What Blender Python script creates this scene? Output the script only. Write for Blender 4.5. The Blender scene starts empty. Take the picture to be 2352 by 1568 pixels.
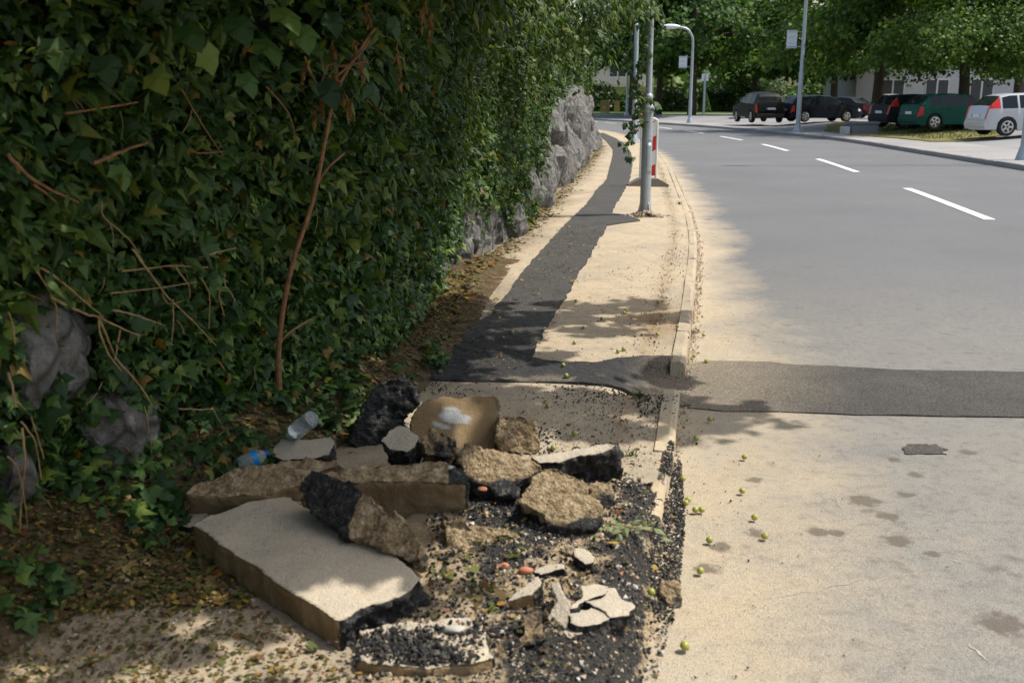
import bpy, bmesh, math, random
import numpy as np
from mathutils import Vector, Matrix, geometry
random.seed(7)
rng = np.random.default_rng(7)
scene = bpy.context.scene
C = scene.collection
rad = math.radians

# ------------------------------------------------------------------ camera, light, exposure
F = 35 / 36 * 2352                      # focal length in pixels of a 2352 x 1568 view of the photograph
TH = math.atan((784 - 232.6) / F)       # downward tilt
HC = 1.5                                # eye height above the road
cam_d = bpy.data.cameras.new('camera')
cam_d.lens = 35; cam_d.sensor_width = 36; cam_d.clip_end = 3000; cam_d.clip_start = 0.05
cam_d.dof.use_dof = True; cam_d.dof.focus_distance = 7.4; cam_d.dof.aperture_fstop = 4.5
cam = bpy.data.objects.new('camera', cam_d); C.objects.link(cam)
cam.location = (0, 0, HC); cam.rotation_euler = (math.pi / 2 - TH, 0, 0)
scene.camera = cam

SUN_EL, SUN_AZ = rad(60), rad(3)        # the sun stands to the right, a little behind the scene
SUN = Vector((math.cos(SUN_EL) * math.cos(SUN_AZ), math.cos(SUN_EL) * math.sin(SUN_AZ), math.sin(SUN_EL)))
world = bpy.data.worlds.new('World'); scene.world = world; world.use_nodes = True
wn = world.node_tree.nodes; wl = world.node_tree.links
sky = wn.new('ShaderNodeTexSky'); sky.sky_type = 'NISHITA'; sky.sun_disc = False
sky.sun_elevation = SUN_EL; sky.sun_rotation = math.pi / 2 - SUN_AZ
sky.air_density = 1.6; sky.dust_density = 3.5
wl.new(sky.outputs[0], wn['Background'].inputs[0]); wn['Background'].inputs[1].default_value = 0.15
sun_d = bpy.data.lights.new('sun', 'SUN'); sun_d.energy = 4.3; sun_d.angle = rad(0.55); sun_d.color = (1, 0.95, 0.86)
sun = bpy.data.objects.new('sun', sun_d); C.objects.link(sun)
sun.rotation_euler = SUN.to_track_quat('Z', 'Y').to_euler(); sun.location = (20, 5, 30)
scene.view_settings.view_transform = 'Standard'; scene.view_settings.look = 'None'
scene.view_settings.exposure = 0.17; scene.view_settings.gamma = 1
scene.render.engine = 'CYCLES'
cy = scene.cycles
cy.use_denoising = True; cy.max_bounces = 6; cy.diffuse_bounces = 3; cy.glossy_bounces = 3
cy.transmission_bounces = 5; cy.transparent_max_bounces = 6; cy.sample_clamp_indirect = 6

# ------------------------------------------------------------------ pixels of the photograph <-> places
def ray(u, v):
    x = (u - 1176) / F; y = -(v - 784) / F
    return Vector((x, math.cos(TH) + y * math.sin(TH), -math.sin(TH) + y * math.cos(TH)))
def P(u, v, z=0.0):
    d = ray(u, v); t = (z - HC) / d.z
    return Vector((d.x * t, d.y * t, z))
def Q(u, v, Y):
    d = ray(u, v); t = Y / d.y
    return Vector((d.x * t, Y, HC + d.z * t))
def proj(p):
    dz = p[..., 2] - HC
    zc = p[..., 1] * math.cos(TH) - dz * math.sin(TH)
    yc = p[..., 1] * math.sin(TH) + dz * math.cos(TH)
    zc = np.maximum(zc, 1e-3)
    return 1176 + F * p[..., 0] / zc, 784 - F * yc / zc, zc
def zm(x0, y0, s):                      # coordinates read off an enlargement -> 2352 view
    return lambda x, y: ((x0 + x / s) / 1.7415, (y0 + y / s) / 1.7415)
z1 = zm(2250, 0, 2.45); z2 = zm(3100, 0, 2.361); z3 = zm(2300, 400, 2.904); z4 = zm(1200, 900, 1.47)
z5 = zm(600, 1450, 1.96); z6 = zm(1600, 1650, 1.96); z7 = zm(600, 1950, 1.96); z8 = zm(1600, 1950, 1.96)
zr = zm(2500, 1300, 1.0959); zl = zm(0, 1600, 1.96)

# ------------------------------------------------------------------ helpers
def hash3(ix, iy, iz):
    n = (ix * 374761393 + iy * 668265263 + iz * 1274126177) & 0xFFFFFFFF
    n = ((n ^ (n >> 13)) * 1274126177) & 0xFFFFFFFF
    return ((n ^ (n >> 16)) & 0xFFFF) / 32767.5 - 1.0
def vn(p, f=1.0, seed=0):               # value noise, -1..1, over an (n,3) array
    q = np.asarray(p, float) * f + seed * 17.31
    i = np.floor(q).astype(np.int64); t = q - i; t = t * t * (3 - 2 * t)
    r = 0
    for a in (0, 1):
        for b in (0, 1):
            for c in (0, 1):
                w = (t[:, 0] if a else 1 - t[:, 0]) * (t[:, 1] if b else 1 - t[:, 1]) * (t[:, 2] if c else 1 - t[:, 2])
                r = r + w * hash3(i[:, 0] + a, i[:, 1] + b, i[:, 2] + c)
    return r
def fbm(p, f=1.0, seed=0, o=3):
    return sum(vn(p, f * 2 ** k, seed + k) * 0.5 ** k for k in range(o)) / 1.6
def ss(a, b, x):
    t = np.clip((x - a) / (b - a), 0, 1); return t * t * (3 - 2 * t)
def spline(pts):                        # piecewise-cubic (monotone-free) interpolation x(y)
    pts = sorted((p[1], p[0]) for p in pts)
    ys = np.array([p[0] for p in pts]); xs = np.array([p[1] for p in pts])
    m = np.gradient(xs, ys)
    def f(y):
        y = np.asarray(y, float); k = np.clip(np.searchsorted(ys, y) - 1, 0, len(ys) - 2)
        h = ys[k + 1] - ys[k]; t = (y - ys[k]) / h
        t = np.clip(t, -4, 5)
        tc = np.clip(t, 0, 1)
        r = (2*tc**3 - 3*tc**2 + 1) * xs[k] + (tc**3 - 2*tc**2 + tc) * h * m[k] + (-2*tc**3 + 3*tc**2) * xs[k+1] + (tc**3 - tc**2) * h * m[k+1]
        return r + np.where(t < 0, t * h * m[k], 0) + np.where(t > 1, (t - 1) * h * m[k+1], 0)
    return f
def tag(o, label=None, cat=None, group=None, kind=None):
    if label: o['label'] = label
    if cat: o['category'] = cat
    if group: o['group'] = group
    if kind: o['kind'] = kind
    return o
def link(name, me, mat=None, parent=None):
    o = bpy.data.objects.new(name, me); C.objects.link(o)
    if mat and me is not None and not me.materials: me.materials.append(mat)
    if parent: o.parent = parent
    return o
def mk(name, v, f, mat=None, parent=None, smooth=False):
    me = bpy.data.meshes.new(name)
    me.from_pydata([tuple(p) for p in v], [], [tuple(int(i) for i in q) for q in f])
    if smooth: me.polygons.foreach_set('use_smooth', [True] * len(me.polygons))
    me.update()
    if smooth: me.set_sharp_from_angle(angle=rad(38))
    return link(name, me, mat, parent)
def mesh_np(name, v, f, smooth=False):   # v (n,3), f (m,k) all faces of k corners
    me = bpy.data.meshes.new(name); v = np.asarray(v, np.float32); f = np.asarray(f, np.int32)
    me.vertices.add(len(v)); me.vertices.foreach_set('co', v.ravel())
    m, k = f.shape
    me.loops.add(m * k); me.loops.foreach_set('vertex_index', f.ravel())
    me.polygons.add(m); me.polygons.foreach_set('loop_start', np.arange(0, m * k, k, dtype=np.int32))
    me.polygons.foreach_set('use_smooth', np.full(m, smooth))
    me.update(calc_edges=True)
    return me
def attr(me, name, vals):
    a = me.attributes.new(name, 'FLOAT', 'POINT'); a.data.foreach_set('value', np.asarray(vals, np.float32))
def empty(name, loc=(0, 0, 0), rz=0.0):
    o = bpy.data.objects.new(name, None); C.objects.link(o); o.location = loc; o.rotation_euler = (0, 0, rz)
    o.empty_display_size = 0.1
    return o
def box_vf(x0, x1, y0, y1, z0, z1):
    v = [(x0,y0,z0),(x1,y0,z0),(x1,y1,z0),(x0,y1,z0),(x0,y0,z1),(x1,y0,z1),(x1,y1,z1),(x0,y1,z1)]
    return v, [(0,3,2,1),(4,5,6,7),(0,1,5,4),(1,2,6,5),(2,3,7,6),(3,0,4,7)]
def box(name, x0, x1, y0, y1, z0, z1, mat, parent=None, bev=0.0):
    v, f = box_vf(x0, x1, y0, y1, z0, z1)
    o = mk(name, v, f, mat, parent)
    if bev:
        bm = bmesh.new(); bm.from_mesh(o.data)
        bmesh.ops.bevel(bm, geom=list(bm.edges), offset=bev, segments=2, profile=0.6, affect='EDGES')
        bm.to_mesh(o.data); bm.free()
    return o
def lathe_vf(prof, n=16, c=(0, 0, 0)):
    v, f = [], []
    for r, z in prof:
        for k in range(n):
            a = 2 * math.pi * k / n; v.append((c[0] + r * math.cos(a), c[1] + r * math.sin(a), c[2] + z))
    for j in range(len(prof) - 1):
        for k in range(n):
            f.append((j*n + k, j*n + (k+1) % n, (j+1)*n + (k+1) % n, (j+1)*n + k))
    b = len(v); v += v[:n] + v[(len(prof)-1)*n:len(prof)*n]
    f.append(tuple(b + k for k in range(n))[::-1]); f.append(tuple(b + n + k for k in range(n)))
    return v, f
def lathe(name, prof, n, mat, parent=None, c=(0, 0, 0), smooth=True):
    v, f = lathe_vf(prof, n, c); return mk(name, v, f, mat, parent, smooth)
def tube_vf(pts, radii, n=6, base=0):
    pts = [Vector(p) for p in pts]; v, f = [], []
    up = Vector((0.13, 0.21, 0.97))
    for i, p in enumerate(pts):
        d = (pts[min(i+1, len(pts)-1)] - pts[max(i-1, 0)]).normalized()
        a = d.cross(up)
        if a.length < 1e-3: a = d.cross(Vector((1, 0, 0)))
        a.normalize(); b = d.cross(a)
        r = radii[i] if hasattr(radii, '__len__') else radii
        for k in range(n):
            t = 2 * math.pi * k / n; v.append(p + a * (r * math.cos(t)) + b * (r * math.sin(t)))
    for j in range(len(pts) - 1):
        for k in range(n):
            f.append((base + j*n + k, base + (j+1)*n + k, base + (j+1)*n + (k+1) % n, base + j*n + (k+1) % n))
    f.append(tuple(base + k for k in range(n))); f.append(tuple(base + (len(pts)-1)*n + k for k in range(n))[::-1])
    return v, f
def tube(name, pts, radii, mat, parent=None, n=6):
    v, f = tube_vf(pts, radii, n); return mk(name, v, f, mat, parent, True)
def smooth_path(pts, k=6):
    pts = [Vector(p) for p in pts]; out = []
    for i in range(len(pts) - 1):
        p0, p1, p2, p3 = pts[max(i-1, 0)], pts[i], pts[i+1], pts[min(i+2, len(pts)-1)]
        for j in range(k):
            t = j / k
            out.append(0.5 * ((2*p1) + (p2-p0)*t + (2*p0-5*p1+4*p2-p3)*t*t + (3*p1-p0-3*p2+p3)*t**3))
    out.append(pts[-1]); return out

# ------------------------------------------------------------------ materials
class NT:
    def __init__(s, name):
        s.m = bpy.data.materials.new(name); s.m.use_nodes = True; s.t = s.m.node_tree
        s.b = s.t.nodes['Principled BSDF']; s.co = s.t.nodes.new('ShaderNodeTexCoord').outputs['Object']
    def n(s, typ, **k):
        o = s.t.nodes.new(typ)
        for a, b in k.items(): setattr(o, a, b)
        return o
    def L(s, a, b): s.t.links.new(a, b)
    def noise(s, scale, detail=4, rough=0.6, vec=None):
        o = s.n('ShaderNodeTexNoise'); o.inputs['Scale'].default_value = scale
        o.inputs['Detail'].default_value = detail; o.inputs['Roughness'].default_value = rough
        s.L(vec or s.co, o.inputs['Vector']); return o.outputs[0]
    def voro(s, scale, feature='F1', out=0):
        o = s.n('ShaderNodeTexVoronoi', feature=feature); o.inputs['Scale'].default_value = scale
        s.L(s.co, o.inputs['Vector']); return o.outputs[out]
    def ramp(s, fac, stops, interp='LINEAR'):
        o = s.n('ShaderNodeValToRGB'); e = o.color_ramp.elements; o.color_ramp.interpolation = interp
        while len(e) < len(stops): e.new(0.5)
        for q, (pos, col) in zip(e, stops):
            q.position = pos; q.color = (*col, 1) if hasattr(col, '__len__') else (col, col, col, 1)
        s.L(fac, o.inputs[0]); return o.outputs[0]
    def mix(s, fac, a, b, mode='MIX'):
        o = s.n('ShaderNodeMix', data_type='RGBA', blend_type=mode)
        for i, q in ((0, fac), (6, a), (7, b)):
            if isinstance(q, (int, float)): o.inputs[i].default_value = q
            elif hasattr(q, '__len__'): o.inputs[i].default_value = (*q, 1)
            else: s.L(q, o.inputs[i])
        return o.outputs[2]
    def math(s, op, a, b=0.0):
        o = s.n('ShaderNodeMath', operation=op)
        for i, q in enumerate((a, b)):
            if isinstance(q, (int, float)): o.inputs[i].default_value = q
            else: s.L(q, o.inputs[i])
        return o.outputs[0]
    def att(s, name):
        o = s.n('ShaderNodeAttribute'); o.attribute_name = name; return o.outputs['Fac']
    def island(s): return s.n('ShaderNodeNewGeometry').outputs['Random Per Island']
    def rnd(s): return s.n('ShaderNodeObjectInfo').outputs['Random']
    def bump(s, h, dist=0.01, strength=0.6):
        o = s.n('ShaderNodeBump'); o.inputs['Distance'].default_value = dist; o.inputs['Strength'].default_value = strength
        s.L(h, o.inputs['Height']); s.L(o.outputs[0], s.b.inputs['Normal'])
    def col(s, c):
        if hasattr(c, '__len__'): s.b.inputs['Base Color'].default_value = (*c, 1)
        else: s.L(c, s.b.inputs['Base Color'])
        return s
    def set(s, rough=0.8, spec=0.3, metal=0.0):
        s.b.inputs['Roughness'].default_value = rough; s.b.inputs['Specular IOR Level'].default_value = spec
        s.b.inputs['Metallic'].default_value = metal; return s
def plain(name, c, rough=0.6, spec=0.4, metal=0.0):
    t = NT(name); n = t.noise(9, 3); t.col(t.mix(n, tuple(x * 0.82 for x in c), tuple(min(1, x * 1.12) for x in c)))
    t.set(rough, spec, metal); return t.m
M = {}
def leafmat(name, stops, rough=0.5, trans=0.3, spec=0.28, obj=False):
    t = NT(name); r = t.rnd() if obj else t.island()
    c = t.ramp(r, stops); c = t.mix(t.math('MULTIPLY', t.noise(60, 2), 0.35), c, (0.02, 0.03, 0.008)); t.col(c); t.set(rough, spec)
    tr = t.n('ShaderNodeBsdfTranslucent'); c2 = t.mix(1.0, c, (0.95, 1.0, 0.35), 'MULTIPLY'); t.L(c2, tr.inputs[0])
    mx = t.n('ShaderNodeMixShader'); mx.inputs[0].default_value = trans
    t.L(t.b.outputs[0], mx.inputs[1]); t.L(tr.outputs[0], mx.inputs[2]); t.L(mx.outputs[0], t.t.nodes['Material Output'].inputs[0])
    return t.m
IVY = [(0.0, (0.018, 0.048, 0.016)), (0.35, (0.036, 0.088, 0.023)), (0.6, (0.058, 0.125, 0.03)), (0.8, (0.10, 0.19, 0.04)), (0.95, (0.20, 0.27, 0.05)), (1.0, (0.24, 0.13, 0.03))]
M['ivy'] = leafmat('ivy_leaf', IVY); M['ivy_obj'] = leafmat('ivy_leaf_single', IVY, obj=True)
M['shrub'] = leafmat('shrub_leaf', [(0, (0.025, 0.055, 0.012)), (0.5, (0.055, 0.105, 0.02)), (0.9, (0.11, 0.17, 0.03)), (1, (0.2, 0.22, 0.05))], trans=0.38)
M['linden'] = leafmat('tree_leaf', [(0, (0.055, 0.125, 0.026)), (0.6, (0.125, 0.225, 0.042)), (1, (0.24, 0.33, 0.07))], trans=0.48)
M['linden_dark'] = leafmat('tree_leaf_deep', [(0, (0.04, 0.10, 0.028)), (0.7, (0.09, 0.185, 0.04)), (1, (0.18, 0.28, 0.055))], trans=0.46)
M['hedge'] = leafmat('hedge_leaf', [(0, (0.04, 0.09, 0.02)), (0.7, (0.09, 0.17, 0.03)), (1, (0.16, 0.24, 0.05))], trans=0.35)
M['litter'] = leafmat('dry_leaf', [(0, (0.10, 0.055, 0.025)), (0.35, (0.19, 0.12, 0.05)), (0.55, (0.13, 0.14, 0.035)), (0.75, (0.07, 0.10, 0.025)), (0.88, (0.34, 0.25, 0.12)), (0.95, (0.42, 0.28, 0.04)), (1, (0.30, 0.08, 0.03))], rough=0.7, trans=0.12, spec=0.2)
M['dead'] = leafmat('brown_dead_leaf', [(0, (0.15, 0.075, 0.03)), (1, (0.28, 0.16, 0.06))], rough=0.8, trans=0.2, spec=0.1)
M['wilted'] = leafmat('wilted_leaf', [(0, (0.22, 0.25, 0.12)), (1, (0.34, 0.36, 0.2))], rough=0.8, trans=0.2, spec=0.1)
M['flower'] = leafmat('petals', [(0, (0.75, 0.68, 0.6)), (1, (0.85, 0.8, 0.75))], trans=0.2)

t = NT('bark'); n = t.noise(14, 6, 0.7); t.col(t.ramp(n, [(0.3, (0.045, 0.035, 0.027)), (0.7, (0.14, 0.115, 0.09))])); t.set(0.95, 0.1); t.bump(n, 0.04, 0.8); M['bark'] = t.m
t = NT('stem_red'); n = t.noise(40, 4); t.col(t.ramp(n, [(0.3, (0.13, 0.055, 0.028)), (0.7, (0.27, 0.14, 0.07))])); t.set(0.6, 0.3); t.bump(n, 0.003, 0.6); M['stem'] = t.m
t = NT('straw'); n = t.noise(30, 4); t.col(t.ramp(n, [(0.3, (0.17, 0.11, 0.055)), (0.7, (0.36, 0.26, 0.14))])); t.set(0.8, 0.2); M['straw'] = t.m
t = NT('green_stem'); t.col((0.10, 0.12, 0.03)); t.set(0.6, 0.3); M['gstem'] = t.m

t = NT('limestone')
n = t.noise(2.3, 8, 0.65); n2 = t.noise(11, 8, 0.7); n3 = t.noise(45, 5, 0.7)
c = t.ramp(n2, [(0.30, (0.05, 0.05, 0.048)), (0.46, (0.15, 0.148, 0.145)), (0.60, (0.23, 0.225, 0.22)), (0.76, (0.36, 0.35, 0.335))])
c = t.mix(t.ramp(n, [(0.5, 0.0), (0.72, 0.65)]), c, (0.17, 0.135, 0.10)); c = t.mix(t.ramp(t.voro(3.0, 'DISTANCE_TO_EDGE'), [(0.0, 0.85), (0.05, 0.0)]), c, (0.045, 0.04, 0.035))
c = t.mix(t.ramp(n3, [(0.3, 0.75), (0.45, 0.0)]), c, (0.06, 0.055, 0.05))
t.col(c); t.set(0.92, 0.2); t.bump(t.math('ADD', n2, t.math('MULTIPLY', n3, 0.4)), 0.05, 0.9); M['rock'] = t.m

# dusty pavement: sand over grey concrete
t = NT('dusty_pavement')
n = t.noise(1.1, 6, 0.6); n2 = t.noise(9, 6, 0.65); n3 = t.noise(160, 3, 0.6); n4 = t.noise(38, 4, 0.7)
c = t.ramp(n, [(0.3, (0.36, 0.305, 0.23)), (0.52, (0.49, 0.405, 0.29)), (0.75, (0.53, 0.42, 0.275))])
c = t.mix(t.ramp(n2, [(0.46, 0.0), (0.66, 0.65)]), c, (0.33, 0.285, 0.225))
c = t.mix(t.math('MULTIPLY', t.att('wet'), t.ramp(n2, [(0.3, 0.5), (0.7, 1.0)])), c, (0.25, 0.155, 0.075))
c = t.mix(t.math('MULTIPLY', t.att('dirt'), t.ramp(n4, [(0.35, 0.2), (0.6, 1.0)])), c, (0.15, 0.115, 0.075))
c = t.mix(t.ramp(n4, [(0.60, 0.0), (0.70, 0.7)]), c, (0.20, 0.165, 0.12))
c = t.mix(t.ramp(n3, [(0.38, 0.6), (0.5, 0.0)]), c, (0.22, 0.18, 0.13))
t.col(c); t.set(0.95, 0.15); t.bump(t.math('ADD', n3, t.math('MULTIPLY', n4, 1.2)), 0.006, 0.7); M['pave'] = t.m

# road: worn grey asphalt, sand drifted along the kerb
t = NT('road_asphalt')
n = t.noise(0.35, 5, 0.6); n2 = t.noise(3.2, 6, 0.6); n3 = t.noise(220, 3, 0.6); n4 = t.noise(30, 4, 0.7); n5 = t.noise(1.3, 7, 0.62)
c = t.ramp(n, [(0.3, (0.118, 0.126, 0.138)), (0.7, (0.158, 0.164, 0.174))])
c = t.mix(t.math('MULTIPLY', t.att('near'), t.ramp(n2, [(0.3, 0.55), (0.7, 0.9)])), c, (0.31, 0.29, 0.255))
dk = t.math('ADD', t.att('dk'), t.math('MULTIPLY', t.math('SUBTRACT', n5, 0.5), 1.5))
dust = t.ramp(t.math('MULTIPLY', dk, 0.5), [(0.05, 1.0), (0.17, 0.72), (0.43, 0.0)])
sand = t.ramp(n2, [(0.3, (0.49, 0.42, 0.315)), (0.7, (0.53, 0.42, 0.275))])
c = t.mix(t.math('MULTIPLY', dust, 0.93), c, sand)
sp = t.noise(4.1, 4, 0.55); c = t.mix(t.ramp(sp, [(0.63, 0.0), (0.72, 0.75)]), c, (0.13, 0.115, 0.10))
v = t.voro(3.1); c = t.mix(t.ramp(v, [(0.05, 0.4), (0.13, 0.0)]), c, (0.11, 0.095, 0.08))
c = t.mix(t.ramp(n3, [(0.36, 0.7), (0.48, 0.0), (0.55, 0.0), (0.66, 0.35)]), c, t.mix(t.math('GREATER_THAN', n3, 0.5), (0.12, 0.11, 0.10), (0.55, 0.5, 0.42)))
st = None; wv = t.n('ShaderNodeTexNoise'); wv.inputs['Scale'].default_value = 28; wv.inputs['Detail'].default_value = 4; t.L(t.co, wv.inputs['Vector'])
for (a_, b_, ra) in [(1040, 770, .062), (1152, 838, .042), (1230, 745, .036), (1195, 945, .048), (850, 908, .042), (922, 914, .036), (420, 976, .042), (572, 678, .034), (1660, 1310, .07), (1275, 657, .034), (575, 913, .036), (1345, 1003, .026), (1500, 557, .036), (360, 1068, .04), (1180, 590, .03)]:
    q_ = P(*zr(a_, b_), 0); vm = t.n('ShaderNodeVectorMath', operation='DISTANCE'); t.L(t.co, vm.inputs[0]); vm.inputs[1].default_value = tuple(q_)
    s_ = t.math('SUBTRACT', 1.0, t.math('DIVIDE', vm.outputs['Value'], ra * 1.5)); st = s_ if st is None else t.math('MAXIMUM', st, s_)
st = t.ramp(t.math('ADD', st, t.math('MULTIPLY', t.math('SUBTRACT', wv.outputs[0], .5), 1.3)), [(0.2, 0.0), (0.55, 0.75)]); c = t.mix(st, c, (0.12, 0.095, 0.075))
n6 = t.noise(17, 6, 0.68); c = t.mix(t.math('MULTIPLY', t.ramp(n6, [(0.5, 0.0), (0.68, 0.55)]), t.math('SUBTRACT', 1.0, t.math('MULTIPLY', dust, 0.6))), c, (0.135, 0.125, 0.115))
t.col(c); t.set(0.9, 0.2); t.bump(t.math('ADD', n3, t.math('ADD', n6, t.math('MULTIPLY', n4, 0.6))), 0.006, 0.85); M['road'] = t.m

# fresh black asphalt, dusty where 'dusty' says
t = NT('fresh_asphalt')
n = t.noise(2.4, 6, 0.65); n2 = t.noise(95, 4, 0.75); v = t.voro(230)
c = t.ramp(n2, [(0.3, (0.012, 0.012, 0.013)), (0.6, (0.045, 0.044, 0.044)), (0.78, (0.12, 0.115, 0.105))])
c = t.mix(t.math('MULTIPLY', t.att('dusty'), t.ramp(n, [(0.3, 0.4), (0.7, 1.0)])), c, t.ramp(n2, [(0.3, (0.035, 0.034, 0.033)), (0.5, (0.08, 0.077, 0.072)), (0.68, (0.17, 0.16, 0.145))]))
c = t.mix(t.math('MULTIPLY', t.att('sandy'), t.ramp(n2, [(0.3, 0.35), (0.6, 1.0)])), c, t.ramp(n2, [(0.3, (0.20, 0.165, 0.12)), (0.65, (0.42, 0.345, 0.245))]))
t.col(c); t.set(0.85, 0.3); t.bump(t.math('ADD', n2, t.math('MULTIPLY', v, 0.35)), 0.008, 0.9); M['fresh'] = t.m

# broken pavement: 'top' = dusty upper skin, 'bit' = bitumen on the broken sides, 'saw' = smooth brown face
t = NT('rubble')
n = t.noise(6, 6, 0.65); n2 = t.noise(38, 6, 0.72); n3 = t.noise(150, 3, 0.6); v = t.voro(75); v2 = t.voro(75, out=1)
top = t.ramp(n, [(0.3, (0.42, 0.37, 0.295)), (0.55, (0.54, 0.465, 0.36)), (0.75, (0.56, 0.455, 0.325))])
top = t.mix(t.ramp(n2, [(0.58, 0.0), (0.72, 0.32)]), top, (0.22, 0.18, 0.135)); top = t.mix(t.ramp(n3, [(0.36, 0.22), (0.5, 0.0)]), top, (0.2, 0.165, 0.12)); top = t.mix(t.ramp(t.voro(22), [(0.05, 0.7), (0.09, 0.0)]), top, (0.05, 0.045, 0.04))
sandc = t.ramp(n2, [(0.30, (0.06, 0.042, 0.024)), (0.42, (0.22, 0.155, 0.085)), (0.56, (0.40, 0.30, 0.18)), (0.72, (0.56, 0.48, 0.36))])
tar = t.ramp(n2, [(0.3, (0.010, 0.010, 0.011)), (0.54, (0.042, 0.041, 0.041)), (0.64, (0.13, 0.122, 0.11)), (0.75, (0.38, 0.34, 0.28))])
sides = t.mix(t.ramp(t.math('ADD', t.att('bit'), t.math('MULTIPLY', t.math('SUBTRACT', n, 0.5), 1.6)), [(0.42, 0.0), (0.58, 1.0)]), sandc, tar)
sawc = t.ramp(n, [(0.3, (0.19, 0.125, 0.062)), (0.7, (0.30, 0.215, 0.12))])
sides = t.mix(t.att('saw'), sides, sawc)
c = t.mix(t.ramp(t.math('ADD', t.att('top'), t.math('MULTIPLY', t.math('SUBTRACT', n2, 0.5), 0.5)), [(0.45, 0.0), (0.6, 1.0)]), sides, top)
t.col(c); t.set(0.9, 0.25)
h = t.math('ADD', t.math('MULTIPLY', n2, 1.2), t.math('ADD', t.math('MULTIPLY', n3, 0.5), t.math('MULTIPLY', v, t.math('MULTIPLY', t.math('SUBTRACT', 1.0, t.math('MAXIMUM', t.att('top'), t.att('saw'))), 0.6)))); h = t.math('MULTIPLY', h, t.math('SUBTRACT', 1.0, t.math('MULTIPLY', t.math('MAXIMUM', t.att('top'), t.att('saw')), 0.7))); t.bump(h, 0.016, 0.95); M['rubble'] = t.m

t = NT('debris')
n = t.noise(7, 6, 0.7); n2 = t.noise(60, 5, 0.7); n3 = t.noise(170, 3, 0.65)
sandc = t.ramp(n2, [(0.3, (0.28, 0.21, 0.13)), (0.6, (0.46, 0.36, 0.225)), (0.78, (0.55, 0.46, 0.33))])
tar = t.ramp(n3, [(0.3, (0.012, 0.012, 0.012)), (0.6, (0.055, 0.052, 0.048)), (0.75, (0.18, 0.165, 0.14))])
c = t.mix(t.ramp(t.math('ADD', t.att('bit'), t.math('MULTIPLY', t.math('SUBTRACT', n, 0.5), 2.0)), [(0.4, 0.0), (0.62, 1.0)]), sandc, tar)
t.col(c); t.set(0.95, 0.2); t.bump(t.math('ADD', n2, t.math('MULTIPLY', n3, 0.7)), 0.012, 0.9); M['debris'] = t.m

def grit(name, stops, rough=0.85):
    t = NT(name); t.col(t.ramp(t.island(), stops)); t.set(rough, 0.3); t.bump(t.noise(200, 3), 0.003, 0.6); return t.m
M['tarcrumb'] = grit('asphalt_crumb', [(0, (0.012, 0.012, 0.012)), (0.7, (0.045, 0.043, 0.04)), (1, (0.12, 0.11, 0.095))])
M['stonecrumb'] = grit('stone_crumb', [(0, (0.20, 0.145, 0.085)), (0.5, (0.42, 0.33, 0.22)), (0.85, (0.5, 0.45, 0.38)), (0.93, (0.62, 0.6, 0.55)), (1, (0.5, 0.18, 0.09))])
t = NT('kerb_concrete'); n = t.noise(5, 6, 0.65); n2 = t.noise(60, 4, 0.7)
c = t.ramp(n, [(0.3, (0.34, 0.295, 0.23)), (0.7, (0.45, 0.385, 0.29))]); c = t.mix(t.ramp(n2, [(0.54, 0), (0.7, 0.65)]), c, (0.22, 0.19, 0.15))
c = t.mix(t.ramp(t.noise(1.7, 5), [(0.38, 0), (0.55, 0.9)]), c, (0.48, 0.385, 0.255)); t.col(c); t.set(0.93, 0.2); t.bump(n2, 0.006, 0.7); M['kerb'] = t.m
t = NT('grey_paving'); n = t.noise(0.5, 6, 0.6); n2 = t.noise(40, 4)
t.col(t.mix(t.math('MULTIPLY', n2, 0.3), t.ramp(n, [(0.3, (0.25, 0.24, 0.235)), (0.7, (0.36, 0.345, 0.325))]), (0.2, 0.19, 0.18))); t.set(0.9, 0.2); M['grey'] = t.m
t = NT('lot_asphalt'); n = t.noise(0.4, 6, 0.6); t.col(t.ramp(n, [(0.3, (0.20, 0.20, 0.205)), (0.7, (0.29, 0.285, 0.28))])); t.set(0.9, 0.2); M['lot'] = t.m
t = NT('earth'); n = t.noise(0.8, 6, 0.65); t.col(t.ramp(n, [(0.35, (0.10, 0.12, 0.035)), (0.5, (0.17, 0.15, 0.06)), (0.7, (0.23, 0.17, 0.10))])); t.set(0.95, 0.1); M['earth'] = t.m
t = NT('far_grass'); n = t.noise(0.3, 6, 0.65); t.col(t.ramp(n, [(0.35, (0.06, 0.12, 0.025)), (0.7, (0.14, 0.2, 0.05))])); t.set(0.95, 0.1); M['grass'] = t.m
t = NT('road_paint'); n = t.noise(7, 5); t.col(t.ramp(n, [(0.3, (0.66, 0.66, 0.64)), (0.6, (0.8, 0.8, 0.78))])); t.set(0.7, 0.3); M['paint'] = t.m
t = NT('galvanised'); n = t.noise(12, 5, 0.6); t.col(t.ramp(n, [(0.3, (0.34, 0.38, 0.42)), (0.7, (0.44, 0.49, 0.53))])); t.set(0.42, 0.5, 0.4); M['steel'] = t.m
M['plum'] = None
t = NT('green_plum'); r = t.rnd(); t.col(t.mix(t.math('MULTIPLY', t.noise(90, 3), 0.4), t.ramp(r, [(0, (0.24, 0.28, 0.045)), (0.8, (0.33, 0.33, 0.07)), (1, (0.42, 0.32, 0.08))]), (0.4, 0.38, 0.1))); t.set(0.35, 0.5); M['plum'] = t.m
t = NT('bank_earth'); n = t.noise(9, 6, 0.7); t.col(t.ramp(n, [(0.3, (0.05, 0.035, 0.02)), (0.55, (0.13, 0.095, 0.055)), (0.75, (0.24, 0.18, 0.11))])); t.set(0.95, 0.1); t.bump(t.noise(45, 5, .7), 0.02, 0.9); M['bankearth'] = t.m
M['scratch'] = plain('pale_scratch', (.43, .40, .35), .9, .1)
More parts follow.
